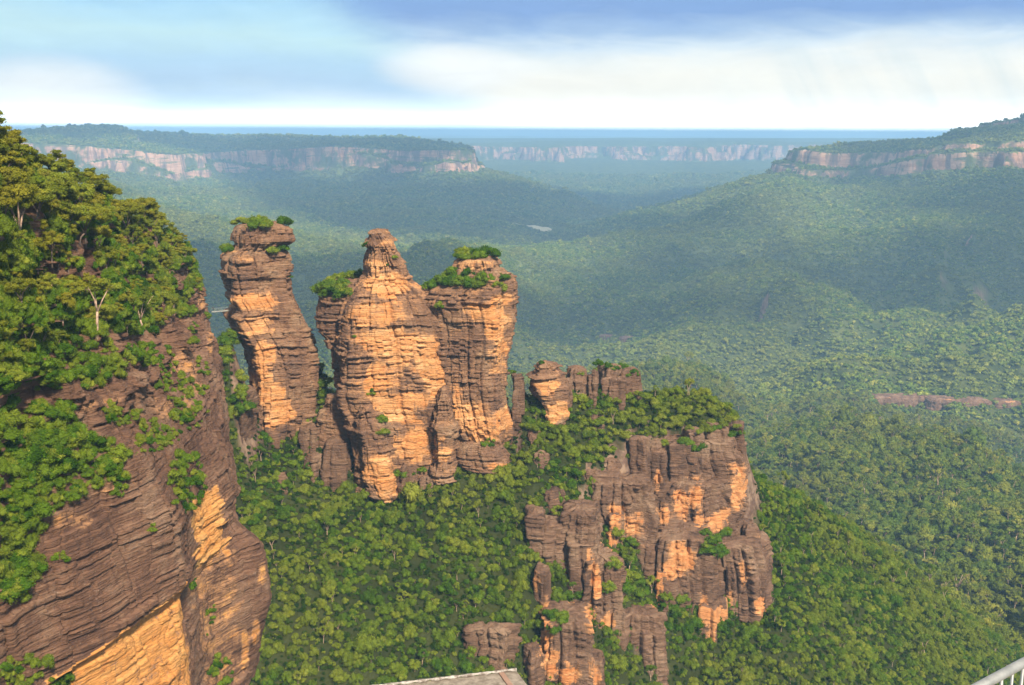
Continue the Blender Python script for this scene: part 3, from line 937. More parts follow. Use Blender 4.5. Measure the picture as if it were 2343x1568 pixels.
def build_left():
    ys = np.array(sorted(SEC), float)
    for y_ in SEC:
        dn = float(np.interp(y_, [140, 200, 300, 340, 370], [95, 85, 62, 50, 6]))
        q = SEC[y_]
        SEC[y_] = [(q[0][0], q[0][1] + dn), (q[1][0], q[1][1] + dn), (q[2][0], q[2][1] + dn * 0.45)] + q[3:]
    N = len(SEC[140])
    ctr = np.stack([at(np.array(SEC[int(y)], float)[:, 0], np.array(SEC[int(y)], float)[:, 1], y) for y in ys])     # sec, node, 3
    # denser along the distance
    yy = np.concatenate([np.arange(140, 166, 0.8), np.arange(166, 215, 0.20), np.arange(215, 300, 0.40), np.arange(300, 400.1, 0.8)])
    rowsY = []
    def crom(v, q):
        i = np.clip(np.searchsorted(ys, q) - 1, 0, len(ys) - 2)
        t = (q - ys[i]) / (ys[i + 1] - ys[i])
        t = 0.65 * t + 0.35 * t * t * (3 - 2 * t)
        return v[i] * (1 - t)[:, None] + v[i + 1] * t[:, None]
    # node-to-node spacing: more rows on the wall
    cnt = [14, 60, 80, 130, 130, 130, 40, 70, 60]
    prof = np.zeros((len(yy), N, 3))
    for k in range(N):
        prof[:, k] = crom(ctr[:, k], yy)
    cols = []
    for k in range(N - 1):
        for q in range(cnt[k]):
            f = q / cnt[k]
            cols.append(prof[:, k] * (1 - f) + prof[:, k + 1] * f)
    cols.append(prof[:, -1])
    G = np.stack(cols, 1)                      # y, t, 3
    G[..., 1] = yy[:, None]
    nodeT = np.cumsum([0] + cnt)
    tt = np.arange(G.shape[1])
    wall = sstep(tt, nodeT[3] + 0.3 * cnt[3], nodeT[4])[None]
    slope = sstep(tt, nodeT[1] - 4, nodeT[1] + 16)[None]
    # smooth normals in plan from the sheet
    du = np.gradient(G, axis=0); dv = np.gradient(G, axis=1)
    nrm = np.cross(du, dv); nrm /= np.linalg.norm(nrm, axis=-1, keepdims=True) + 1e-9
    nrm *= np.sign(nrm[..., :1].mean() + 1e-9)
    hx, hy = nrm[..., 0], nrm[..., 1]
    hx = hx + 0.25
    hl = np.hypot(hx, hy) + 1e-6
    hx, hy = hx / hl, hy / hl
    path = prof[:, 4]
    u = np.concatenate([[0], np.cumsum(np.linalg.norm(np.diff(path[:, :2], axis=0), axis=1))])
    U = np.repeat(u[:, None], G.shape[1], 1)
    lump = fbm(G[..., 0] / 16, G[..., 1] / 16, G[..., 2] / 11, 2, 301) * 1.8 + np.round(fbm(G[..., 0] / 9, G[..., 1] / 9, np.floor(G[..., 2] / 5.0), 2, 305) * 2.5) * 0.9
    D = strata(G, U, 91, 1.0, 6.0, col=0.25) * (0.62 + 1.1 * (1 - wall)) + lump * (1 - 0.85 * wall)
    D = D * slope
    G = G.copy()
    G[..., 0] += D * hx; G[..., 1] += D * hy
    G[..., 2] += slope * (1 - wall) * fbm(G[..., 0] / 9, G[..., 1] / 9, 0, 3, 8) * 1.2
    ells = [(600, 1310, 14, 34, 0.5), (560, 1500, 10, 60, 0.55), (585, 1440, 10, 40, 0.5),
            (250, 1110, 80, 22, 0.27), (160, 1190, 90, 20, 0.28), (420, 840, 50, 40, 0.36), (440, 900, 30, 40, 0.36), (480, 780, 10, 40, 0.4), (370, 930, 30, 30, 0.36), (220, 930, 60, 18, 0.32), (460, 690, 12, 40, 0.36)]
    fr = fresh_mask(G, ells, 0.06, 5)
    T_ = np.repeat(tt[None].astype(float), len(yy), 0); Y_ = np.repeat(yy[:, None], len(tt), 1)
    jag = 5.0 * vnoise(Y_ / 5, T_ / 14, 0, 71) + 3 * np.round(2 * vnoise(Y_ / 3, 0 * T_, 0, 72))
    below = sstep(T_ + jag, nodeT[6] - 4, nodeT[6] + 2)                       # under the lip of the great overhang
    edge = 1 - sstep(Y_ + 3 * vnoise(T_ / 12, Y_ / 9, 0, 73), 213, 219)
    fr = np.maximum(fr, 0.66 * below * edge)
    notch = sstep(Y_ + 2.5 * vnoise(T_ / 9, Y_ / 7, 0, 74), 224, 229) * (1 - sstep(Y_ + 2.5 * vnoise(T_ / 11, Y_ / 9, 0, 75), 243, 247))
    fr = np.maximum(fr, 0.78 * notch * sstep(T_ + jag, nodeT[4] + 95, nodeT[4] + 110) * (1 - 0.55 * sstep(T_ + jag, nodeT[6] + 10, nodeT[6] + 40)))
    me = mesh_from('cliff', G.reshape(-1, 3), grid_faces(G.shape[0], G.shape[1]), M_CLIFF, attrs={'fresh': fr})
    return me, G


M_CLIFF = rock_material('cliff_sandstone', dark=(0.090, 0.047, 0.032), brown=(0.165, 0.086, 0.053), grey=(0.245, 0.152, 0.098), orange=(0.60, 0.235, 0.055), cream=(0.60, 0.33, 0.12))
cliff_me, CLG = build_left()
cliff = add('cliff', cliff_me, kind='structure')

# ------------------------------------------------------------------ the three pillars
S1_ROWS = [(512, 552, 652), (518, 540, 664), (530, 530, 673), (548, 528, 675), (553, 529, 672), (562, 531, 657), (572, 510, 658), (582, 500, 665), (600, 497, 672), (640, 497, 673), (657, 499, 676),
           (662, 503, 676), (678, 505, 680), (692, 518, 684), (705, 524, 688), (712, 506, 692), (722, 505, 695), (745, 522, 704), (780, 545, 720), (800, 551, 728), (850, 563, 734), (885, 564, 735), (915, 563, 734), (945, 566, 732), (1000, 572, 732)]
S1_F = [(590, 690, 62, 24, 0.8), (545, 690, 30, 20, 0.62), (570, 745, 60, 40, 0.5), (600, 805, 36, 45, 0.66), (590, 860, 26, 20, 0.75), (615, 905, 40, 40, 0.85), (640, 940, 34, 30, 0.8), (625, 965, 20, 25, 0.7),
        (560, 590, 30, 10, 0.35), (530, 575, 30, 8, 0.45), (680, 800, 42, 120, -0.5), (560, 630, 60, 26, -0.4), (640, 600, 36, 50, -0.3)]
S2_ROWS = [(529, 847, 878), (540, 846, 886), (552, 838, 898), (568, 842, 912), (590, 836, 920), (605, 833, 932), (625, 833, 936), (642, 814, 945), (655, 800, 966), (672, 786, 985), (700, 772, 1004), (735, 764, 1022), (770, 758, 1036), (870, 762, 1042),
           (912, 757, 1045), (925, 766, 1046), (945, 778, 1050), (975, 786, 1050), (1050, 796, 1050), (1085, 800, 1046)]
S2_F = [(880, 650, 55, 40, 0.72), (860, 612, 30, 16, 0.75), (862, 715, 70, 40, 0.52), (900, 790, 85, 60, 0.6), (865, 860, 50, 60, 0.75), (915, 930, 70, 50, 0.66), (935, 1020, 55, 45, 0.8), (985, 820, 45, 60, 0.6), (1000, 880, 30, 24, 0.7),
        (885, 560, 30, 18, 0.38), (785, 840, 26, 70, -0.35), (980, 730, 40, 40, -0.25)]
S3_ROWS = [(590, 1052, 1132), (598, 1042, 1142), (615, 1036, 1148), (632, 1030, 1164), (645, 1010, 1172), (658, 980, 1178), (680, 966, 1177), (708, 984, 1173), (740, 990, 1180), (777, 996, 1172), (833, 1002, 1163), (850, 1004, 1162),
           (893, 1008, 1164), (963, 1022, 1176), (995, 1044, 1174), (1010, 1040, 1160), (1030, 1036, 1166), (1060, 1034, 1170)]
S3_F = [(1138, 760, 30, 80, 0.85), (1100, 712, 50, 22, 0.6), (1150, 690, 20, 30, 0.6), (1090, 610, 40, 14, 0.35), (1085, 960, 56, 45, 0.75), (1110, 1000, 40, 22, 0.85), (1050, 930, 14, 50, 0.62), (1150, 960, 20, 40, 0.55),
        (1070, 800, 34, 60, -0.3), (1120, 900, 46, 30, -0.3), (1100, 1035, 70, 24, -0.5)]

p1 = add('rock_pillar', pillar_mesh('rock_pillar', S1_ROWS, 412, 15.5, 101, S1_F, 0.14, rot=math.radians(30), power=6, col=0.42, joint=3.6, notch=[(662, 575, 26, 75, 1.8)]),
         label='tall narrow sandstone pillar standing apart beside the footbridge, with a dark overhanging head', cat='rock pillar', group='three sandstone pillars in a row')
p2 = add('rock_pillar', pillar_mesh('rock_pillar', S2_ROWS, 402, 17, 202, S2_F, 0.26, rot=math.radians(10), power=5, col=0.42, joint=3.8),
         label='broad orange sandstone pillar rising to a thin stepped peak, between the other two', cat='rock pillar', group='three sandstone pillars in a row')
p3 = add('rock_pillar', pillar_mesh('rock_pillar', S3_ROWS, 399, 15, 303, S3_F, 0.24, rot=math.radians(-16), power=5, col=0.42, joint=3.6, notch=[(708, 1110, 14, 60, 1.0)]),
         label='rounded sandstone pillar with a green bushy cap, joined to the peaked pillar', cat='rock pillar', group='three sandstone pillars in a row')


def part(parent, name, rows, y0, depth, seed, ells=(), base=0.15, **kw):
    me = pillar_mesh(name, rows, y0, depth, seed, ells, base, **kw)
    return add(name, me, parent=parent)


# shoulders and buttresses that belong to the pillars
part(p2, 'shoulder', [(640, 765, 850), (655, 748, 850), (671, 737, 850), (700, 728, 840), (725, 721, 830), (742, 722, 815), (752, 732, 800), (768, 748, 800), (800, 760, 800)], 408, 13, 210, [], 0.16)
part(p2, 'buttress', [(926, 828, 858), (940, 820, 872), (960, 812, 884), (1000, 815, 898), (1030, 818, 904), (1048, 817, 906), (1056, 823, 906), (1100, 824, 906), (1125, 845, 904), (1142, 872, 900)], 388, 7.5, 220,
     [(860, 1075, 42, 40, 0.6), (885, 1110, 26, 40, 0.75), (860, 980, 40, 50, -0.2)], 0.22, joint=3.0)
part(p2, 'buttress', [(888, 1003, 1030), (915, 990, 1040), (942, 984, 1046), (972, 976, 1049), (980, 986, 1049), (1010, 986, 1047), (1060, 988, 1044)], 388, 6.5, 230,
     [(1015, 1040, 26, 16, 0.7), (1000, 1010, 18, 12, 0.5), (1012, 935, 32, 40, -0.2)], 0.22, joint=3.0)
part(p2, 'ledge', [(905, 742, 792), (930, 735, 800), (980, 728, 815), (1040, 722, 820), (1085, 720, 822)], 404, 8.0, 240, [], 0.08)
part(p3, 'ledge', [(1008, 1062, 1140), (1020, 1046, 1150), (1040, 1040, 1166), (1062, 1046, 1170), (1075, 1080, 1172)], 391, 6.5, 330, [(1130, 1066, 34, 10, 0.7)], 0.05)

sp = add('rock_pillar', pillar_mesh('rock_pillar', [(829, 1228, 1268), (836, 1220, 1276), (850, 1214, 1284), (866, 1209, 1292), (880, 1207, 1298), (900, 1211, 1303), (925, 1230, 1303), (930, 1233, 1303), (950, 1238, 1302), (968, 1245, 1292)], 402, 6.2, 404,
         [(1252, 895, 26, 30, 0.62), (1262, 950, 26, 22, 0.85), (1280, 940, 14, 26, 0.6), (1235, 850, 20, 20, -0.1)], 0.20, joint=4),
         label='small squat sandstone pillar with an orange base, right of the three tall ones', cat='rock pillar')

# ------------------------------------------------------------------ stepped spur: dark jointed columns set in the slope
spur = bpy.data.objects.new('rock_spur', None)
COL.objects.link(spur)
spur.location = (0, 0, 0)
tag(spur, 'stepped cliff of dark jointed rock columns and orange scars right of the three tall pillars', 'cliff')
SPUR_F = [(1590, 1130, 18, 50, 0.85), (1560, 1150, 26, 40, 0.62), (1690, 1110, 22, 45, 0.85), (1675, 1070, 16, 26, 0.5), (1645, 1190, 24, 30, 0.8), (1520, 1180, 18, 30, 0.6), (1505, 1100, 8, 40, 0.6), (1600, 1190, 18, 40, 0.75),
          (1408, 1195, 18, 45, 0.95), (1395, 1230, 20, 30, 0.85), (1450, 1210, 30, 35, 0.55), (1560, 1270, 34, 40, 0.95), (1530, 1300, 20, 30, 0.85), (1505, 1345, 18, 34, 0.9), (1490, 1380, 14, 26, 0.8),
          (1362, 1330, 10, 50, 0.95), (1350, 1280, 8, 30, 0.8), (1295, 1385, 22, 28, 0.9), (1350, 1410, 16, 34, 0.75), (1390, 1420, 16, 22, 0.85), (1225, 1330, 14, 30, 0.45), (1250, 1400, 14, 50, 0.6), (1240, 1470, 18, 30, 0.85), (1262, 1520, 16, 40, 0.85), (1300, 1545, 26, 30, 0.75),
          (1610, 1400, 18, 40, 0.8), (1645, 1420, 16, 30, 0.75), (1735, 1390, 16, 20, 0.9), (1700, 1310, 10, 50, 0.5), (1630, 1450, 10, 24, 0.7), (1360, 1540, 14, 30, 0.6), (1670, 1370, 10, 26, 0.6), (1440, 1260, 14, 20, 0.6)]
WALLS = [
    (1004, 1215, 1445, 1705, 402, 9), (1095, 1270, 1355, 1500, 392, 9), (1100, 1280, 1480, 1660, 396, 8), (1160, 1360, 1270, 1375, 378, 8), (1215, 1420, 1490, 1640, 390, 9), (1270, 1450, 1290, 1435, 374, 8), (1400, 1610, 1235, 1352, 342, 8),
    (1240, 1440, 1600, 1760, 398, 8), (1400, 1500, 1400, 1520, 366, 6), (1435, 1550, 1052, 1185, 334, 5)]
SP = WALLS + [
    # upper tier: the row of tall columns under the bushy top (py top, py bottom, left, right, distance, depth)
    (1002, 1150, 1440, 1492, 396, 5.5), (1030, 1160, 1488, 1530, 397, 4.6), (1010, 1190, 1520, 1580, 400, 6.5), (985, 1200, 1560, 1606, 402, 5.5), (1006, 1210, 1598, 1640, 402, 5.0),
    (975, 1195, 1608, 1668, 400, 6.2), (968, 1165, 1655, 1712, 406, 7.0), (1150, 1240, 1660, 1700, 402, 4.0), (1180, 1250, 1610, 1668, 400, 4.5), (1195, 1290, 1560, 1612, 398, 4.5), (1100, 1260, 1570, 1625, 401, 5.0),
    # second tier
    (1080, 1190, 1352, 1420, 388, 6.5), (1100, 1230, 1405, 1450, 390, 5.0), (1150, 1260, 1440, 1500, 391, 5.5), (1140, 1240, 1490, 1560, 395, 5.5), (1170, 1250, 1385, 1428, 388, 3.8), (1240, 1340, 1470, 1530, 386, 5.0),
    (1215, 1310, 1530, 1590, 393, 5.0), (1300, 1400, 1490, 1530, 383, 4.0), (1260, 1380, 1530, 1600, 389, 5.5),
    (1150, 1240, 1285, 1350, 379, 6.5), (1230, 1380, 1300, 1362, 374, 6.5), (1190, 1290, 1240, 1290, 376, 5.0), (1250, 1370, 1345, 1382, 377, 4.0), (1300, 1430, 1340, 1392, 372, 4.5), (1290, 1440, 1375, 1425, 377, 4.5),
    (1380, 1450, 1285, 1345, 365, 5.0), (1390, 1460, 1395, 1432, 372, 3.6),
    # right-hand lower columns
    (1290, 1420, 1600, 1660, 393, 5.5), (1200, 1330, 1690, 1732, 408, 4.6), (1230, 1390, 1712, 1762, 410, 5.2), (1280, 1400, 1650, 1700, 402, 4.6), (1300, 1405, 1690, 1722, 405, 3.6), (1380, 1480, 1590, 1648, 387, 5.0), (1320, 1400, 1735, 1758, 408, 2.8),
    (1390, 1450, 1455, 1510, 376, 4.5), (1440, 1545, 1480, 1520, 356, 3.6),
    # left-hand ragged ribs among the trees
    (1170, 1290, 1200, 1250, 366, 4.5), (1300, 1420, 1215, 1262, 358, 4.2), (1400, 1500, 1230, 1270, 346, 4.0),
    (1430, 1560, 1268, 1310, 343, 4.2), (1450, 1600, 1255, 1345, 338, 4.0), (1480, 1600, 1195, 1250, 332, 4.0), (1500, 1620, 1340, 1385, 340, 3.6), (1500, 1620, 1300, 1345, 336, 3.6),
    # ledges among the bushes at the top, and the broken crest
    (842, 900, 1300, 1345, 411, 4.0), (850, 880, 1346, 1372, 411, 2.6), (836, 905, 1368, 1420, 414, 5.5), (846, 915, 1415, 1465, 414, 4.8), (865, 920, 1375, 1440, 408, 4.5), (870, 930, 1280, 1310, 406, 3.2), (985, 1020, 1205, 1240, 398, 3.2),
    (1035, 1065, 1215, 1260, 388, 3.6), (1075, 1110, 1330, 1372, 386, 3.6), (1115, 1150, 1235, 1300, 378, 4.5), (945, 975, 1345, 1385, 401, 2.8), (1052, 1085, 1372, 1420, 390, 3.2),
    # brown slabs at the feet of the tall pillars
    (893, 1040, 541, 582, 392, 5.0), (1005, 1130, 745, 800, 388, 6.5), (975, 1040, 690, 740, 394, 4.5), (1040, 1100, 690, 745, 388, 4.5), (1085, 1115, 615, 660, 378, 4.0), (1060, 1130, 905, 975, 385, 5.0), (1090, 1125, 960, 1010, 381, 4.0), (860, 1000, 1168, 1200, 404, 4.2),
]
rs = np.random.default_rng(5)
_n = int(np.searchsorted(RR, 650))
GBV = BVHTree.FromPolygons(np.stack([TX[:_n], TY[:_n], TZ[:_n]], -1).reshape(-1, 3).tolist(), grid_faces(_n, nc_).tolist())


_f0, _f1 = int(np.searchsorted(RR, 1300)), int(np.searchsorted(RR, 2700))
GBF = BVHTree.FromPolygons(np.stack([TX[_f0:_f1], TY[_f0:_f1], TZ[_f0:_f1]], -1).reshape(-1, 3).tolist(), grid_faces(_f1 - _f0, nc_).tolist())


def ground_hit(px, py):
    d = Vector(rays(px, py)).normalized()
    loc = GBV.ray_cast(Vector((0, 0, 0)), d)[0]
    return None if loc is None else loc.y


for i, (pt, pb, l, r, yy, dp) in enumerate(SP):
    f_ = [ground_hit(0.5 * (l + r), pt + (pb - pt) * q) for q in (0.7, 0.85)]
    b_ = [ground_hit(0.5 * (l + r), pt + (pb - pt) * q) for q in (0.0, 0.1)]
    f_ = [v for v in f_ if v]; b_ = [v for v in b_ if v and abs(v - yy) < 45]
    if f_:
        front = min(f_) - (0.5 if r < 1260 else 1.2)
        back = max(max(b_) + 1.0 if b_ else yy + dp, front + 2 * dp)
        yy, dp = 0.5 * (front + back), 0.5 * (back - front)
    n = 7
    rows = []
    w = r - l
    top_in = 0.02 + 0.08 * rs.random()
    sh_ = (rs.random() - 0.5) * 0.25
    for k in range(n):
        f = k / (n - 1)
        e = top_in * max(0, 1 - f * 4)
        j1, j2 = (rs.random(2) - 0.5) * 0.10
        rows.append((pt + (pb - pt) * f, l + w * (e + j1 + sh_ * f * 0.3), r - w * (e + j2 - sh_ * f * 0.3), -f * 2.0))
    me = pillar_mesh('rock_column', rows, yy, dp, 500 + i * 13, SPUR_F, 0.06, mat=M_ROCKV, rot=rs.uniform(-0.6, 0.6), power=9, amp=0.95 if i < len(WALLS) else 0.62, joint=2.3 if i < len(WALLS) else (4.0 if pb - pt > 70 else 2.2), col=1.0, snap=(11, 17), step=0.34, sink=9.0, top_bump=1.2)
    add('rock_wall' if i < len(WALLS) else 'rock_column', me, parent=spur)


# low bands of bare rock showing through the valley forest
for i, (pt, pb, l, r, yy, lab) in enumerate([(896, 914, 1995, 2062, 1640, 'R'), (893, 916, 2050, 2135, 1650, 'R'), (898, 922, 2120, 2205, 1640, 'R'), (903, 922, 2195, 2262, 1630, 'R'), (906, 924, 2270, 2330, 1610, 'R'),
                                       (762, 772, 1370, 1412, 2110, 'C'), (766, 776, 1418, 1462, 2090, 'C')]):
    d_ = Vector(rays(0.5 * (l + r), pb)).normalized()
    h_ = GBF.ray_cast(Vector((0, 0, 0)), d_)[0]
    yq = h_.y if h_ else yy
    rows = [(pt + (pb - pt) * (0.45 + 0.55 * q), l + (r - l) * e, r - (r - l) * e) for q, e in ((0, .12), (.2, .05), (.5, 0.0), (1, 0.0))]
    me = pillar_mesh('rock_outcrop', rows, yq + 4, 14, 900 + i * 7, [(0.3 * l + 0.7 * r, pt + 0.5 * (pb - pt), 14, 6, 0.45)], 0.05, mat=M_ROCKV, power=5, amp=2.2, joint=6.0, step=0.8, sink=12.0, top_bump=2.0)
    add('rock_outcrop', me, label='dark rock band among valley trees at the right, below a rounded forested hill' if lab == 'R' else 'small dark rock patch in the forest of the middle valley', cat='rock outcrop',
        group='rock bands at the right of the valley' if lab == 'R' else 'rock patches in the middle valley')

# ------------------------------------------------------------------ foliage prototypes
def ico(sub):
    t = (1 + 5 ** 0.5) / 2
    V = [(-1, t, 0), (1, t, 0), (-1, -t, 0), (1, -t, 0), (0, -1, t), (0, 1, t), (0, -1, -t), (0, 1, -t), (t, 0, -1), (t, 0, 1), (-t, 0, -1), (-t, 0, 1)]
    F = [(0, 11, 5), (0, 5, 1), (0, 1, 7), (0, 7, 10), (0, 10, 11), (1, 5, 9), (5, 11, 4), (11, 10, 2), (10, 7, 6), (7, 1, 8), (3, 9, 4), (3, 4, 2), (3, 2, 6), (3, 6, 8), (3, 8, 9), (4, 9, 5), (2, 4, 11), (6, 2, 10), (8, 6, 7), (9, 8, 1)]
    V = [np.array(v, float) / np.linalg.norm(v) for v in V]
    for _ in range(sub):
        mid, F2 = {}, []
        def m_(a, b):
            k = (min(a, b), max(a, b))
            if k not in mid:
                v = V[a] + V[b]; V.append(v / np.linalg.norm(v)); mid[k] = len(V) - 1
            return mid[k]
        for a, b, c in F:
            ab, bc, ca = m_(a, b), m_(b, c), m_(c, a)
            F2 += [(a, ab, ca), (b, bc, ab), (c, ca, bc), (ab, bc, ca)]
        F = F2
    return np.array(V), np.array(F)


ICO1, ICO2 = ico(1), ico(2)


def crown_arrays(clumps, nleaf, leaf, r, core=0.72, icov=ICO1, up=0.25, flat=0.75):
    """leaf clumps: clumps = (x, y, z, radius); every clump is a ragged core wrapped in leaf-sized faces"""
    V, F, T = [], [], []
    n = 0
    for (cx, cy_, cz, rad) in clumps:
        tb = r.random()
        sc = np.array([1, 1, flat]) * rad
        if core > 0:
            iv, if_ = icov
            d = 1 + 0.28 * fbm(iv[:, 0] * 1.7 + cx * 3, iv[:, 1] * 1.7 + cy_ * 3, iv[:, 2] * 1.7 + cz, 2, int(r.integers(1e6)))
            v = iv * d[:, None] * sc * core + (cx, cy_, cz)
            q = np.c_[if_, if_[:, 2]]
            V.append(v); F.append(if_ + n); T.append(np.full(len(v), tb * 0.6)); n += len(v)
        d = r.normal(size=(nleaf, 3)); d[:, 2] += up
        d /= np.linalg.norm(d, axis=1)[:, None]
        rr_ = r.uniform(0.62, 1.12, nleaf) * np.where(r.random(nleaf) < 0.22, 1.22, 1.0)
        p = d * rr_[:, None] * sc + (cx, cy_, cz)
        nn = d * 0.9 + r.normal(size=(nleaf, 3)) * 0.55; nn[:, 2] += 0.25
        nn /= np.linalg.norm(nn, axis=1)[:, None]
        a = np.cross(nn, r.normal(size=(nleaf, 3))); a /= np.linalg.norm(a, axis=1)[:, None]
        b = np.cross(nn, a)
        s1 = leaf * r.uniform(0.7, 1.4, nleaf)[:, None]; s2 = s1 * r.uniform(0.38, 0.62, nleaf)[:, None]
        c0, c1, c2, c3 = p + a * s1, p + b * s2, p - a * s1, p - b * s2
        lv = np.stack([c0, c1, c2, c3], 1).reshape(-1, 3)
        lt = np.repeat(np.clip(tb * 0.6 + r.random(nleaf) * 0.4, 0, 1), 4)
        i = np.arange(nleaf) * 4 + n
        V.append(lv); T.append(lt); n += len(lv)
        F.append(np.stack([i, i + 1, i + 2], 1)); F.append(np.stack([i, i + 2, i + 3], 1))
    return np.concatenate(V), np.concatenate(F), np.concatenate(T)


def crown_mesh(name, clumps, nleaf, leaf, r, mat, **kw):
    V, F, T = crown_arrays(clumps, nleaf, leaf, r, **kw)
    return mesh_from(name, V, F, mat, attrs={'tint': T})


def gum_proto(seed, h, R, nl, bark, leafmat, bare=0.5, nleaf=230, leaf=0.18, dense=1.0):
    """eucalypt: pale trunk that forks, limbs that reach out, flat-topped clumps of leaves at their ends"""
    r = np.random.default_rng(seed)
    mb = MB()
    fork = h * bare * r.uniform(0.8, 1.05)
    lean = r.normal(size=2) * 0.05 * h
    tr = np.array([[0, 0, -1.0], [lean[0] * 0.1, lean[1] * 0.1, fork * 0.3], [lean[0] * 0.6, lean[1] * 0.3, fork * 0.7], [lean[0], lean[1], fork]])
    r0 = 0.020 * h + 0.05
    mb.tube(tr, [r0 * 1.25, r0, r0 * 0.85, r0 * 0.75], 8)
    clumps = []
    for k in range(nl):
        a = k * 2 * math.pi / nl + r.uniform(-0.5, 0.5)
        rad = R * r.uniform(0.45, 0.95)
        top = h - 0.55 * R * (rad / R) ** 2 * r.uniform(0.6, 1.4)
        tip = np.array([lean[0] + math.cos(a) * rad, lean[1] + math.sin(a) * rad, top - 0.3])
        m1 = tr[-1] + (tip - tr[-1]) * np.array([0.35, 0.35, 0.5]) + r.normal(size=3) * 0.12
        m2 = tr[-1] + (tip - tr[-1]) * np.array([0.75, 0.75, 0.82]) + r.normal(size=3) * 0.12
        mb.tube(np.array([tr[-1] - (0, 0, 0.2), m1, m2, tip]), [r0 * 0.6, r0 * 0.42, r0 * 0.26, r0 * 0.12], 6)
        for q in range(int(r.integers(3, 6) * dense)):
            o = r.normal(size=3) * np.array([0.30, 0.30, 0.16]) * R
            base = tip if q else m2 + (0, 0, 0.6)
            cr_ = R * r.uniform(0.19, 0.34)
            cpos = base + o
            clumps.append((*cpos, cr_))
            if q:
                mb.tube(np.array([m2, 0.5 * (m2 + cpos) + r.normal(size=3) * 0.1, cpos]), [r0 * 0.2, r0 * 0.14, r0 * 0.06], 5)
    for q in range(int(nl * 1.6 * dense)):
        a = r.uniform(0, 6.28); rad = R * math.sqrt(r.random()) * 0.75
        clumps.append((lean[0] + math.cos(a) * rad, lean[1] + math.sin(a) * rad, h - 0.28 * R * (rad / R) ** 2 + r.normal() * 0.3, R * r.uniform(0.22, 0.36)))
    trunk = mb.mesh('trunk', bark, True)
    crown = crown_mesh('crown', clumps, nleaf, leaf, r, leafmat, core=0.62, flat=0.62, up=0.5)
    return trunk, crown


def bush_clumps(r, n, flat=0.85, spread=0.62, lo=0.30, hi=0.46):
    out = []
    for k in range(n):
        a = r.uniform(0, 6.28); q = math.sqrt(r.random()) * spread
        z = (0.80 - 1.1 * q * q) * r.uniform(0.5, 1.1)
        out.append((math.cos(a) * q, math.sin(a) * q, z * flat, r.uniform(lo, hi)))
    return out


GUMS = [gum_proto(31, 8.0, 3.4, 4, M_BARKD, M_LEAF, 0.42), gum_proto(32, 9.0, 3.0, 3, M_BARKD, M_LEAF, 0.5), gum_proto(33, 7.0, 3.2, 5, M_BARK, M_LEAF, 0.4), gum_proto(34, 9.5, 3.8, 5, M_BARKD, M_LEAF, 0.45), gum_proto(35, 6.5, 2.8, 4, M_BARK, M_LEAF, 0.38)]
GUM_PALE = [gum_proto(41, 12.5, 3.6, 3, M_BARK, M_LEAF, 0.42, dense=0.8), gum_proto(42, 12.0, 4.4, 4, M_BARK, M_LEAF, 0.34, dense=0.7), gum_proto(43, 15.0, 4.2, 3, M_BARK, M_LEAF, 0.55, dense=0.9)]
GUM_THIN = [gum_proto(51, 9.0, 3.8, 4, M_BARKD, M_LEAF, 0.5, nleaf=170, dense=0.55), gum_proto(52, 8.0, 3.4, 3, M_BARKD, M_LEAF, 0.5, nleaf=170, dense=0.55)]


def slope_tree(seed):
    r = np.random.default_rng(seed)
    mb = MB()
    mb.tube(np.array([(0, 0, -0.6), (0.04, 0, 0.3), (0.06, 0.04, 0.75)]), [0.055, 0.045, 0.03], 6)
    cl = [(x, y, z + 0.55, q) for x, y, z, q in bush_clumps(r, 11, 0.95, 0.62, 0.26, 0.42)]
    return mb.mesh('trunk', M_BARKD, True), crown_mesh('crown', cl, 150, 0.060, r, M_SLOPE, core=0.72, up=0.4)


SLOPE_TREES = [slope_tree(60 + i) for i in range(4)]


def shrub_proto(seed):
    r = np.random.default_rng(seed)
    return crown_mesh('shrub', bush_clumps(r, 12, 0.8, 0.66, 0.24, 0.40), 170, 0.055, r, M_BUSH, core=0.76, up=0.35)


SHRUBS = [shrub_proto(70 + i) for i in range(5)]


# ------------------------------------------------------------------ planting
bpy.context.view_layer.update()
DG = bpy.context.evaluated_depsgraph_get()


def pick(px, py):
    d = rays(px, py)
    ok, loc, nrm, idx, ob, _ = scene.ray_cast(DG, Vector((0, 0, 0)), Vector(d).normalized())
    return (np.array(loc), np.array(nrm), ob) if ok else None


def inpoly(x, y, poly):
    c = False
    for (x1, y1), (x2, y2) in zip(poly, poly[1:] + poly[:1]):
        if (y1 > y) != (y2 > y) and x < (x2 - x1) * (y - y1) / (y2 - y1) + x1:
            c = not c
    return c


NTREE = [0]


def plant_tree(proto, loc, s, label, group, rz=None, tilt=0.0):
    o = bpy.data.objects.new('gum_tree', None)
    COL.objects.link(o)
    o.location = loc
    o.rotation_euler = (random.uniform(-1, 1) * 0.05, tilt, random.uniform(0, 6.28) if rz is None else rz)
    o.scale = (s, s, s * random.uniform(0.9, 1.1))
    tag(o, label, 'tree', group)
    for nm, me in (('trunk', proto[0]), ('crown', proto[1])):
        c = bpy.data.objects.new(nm, me)
        COL.objects.link(c)
        c.parent = o
    NTREE[0] += 1
    return o


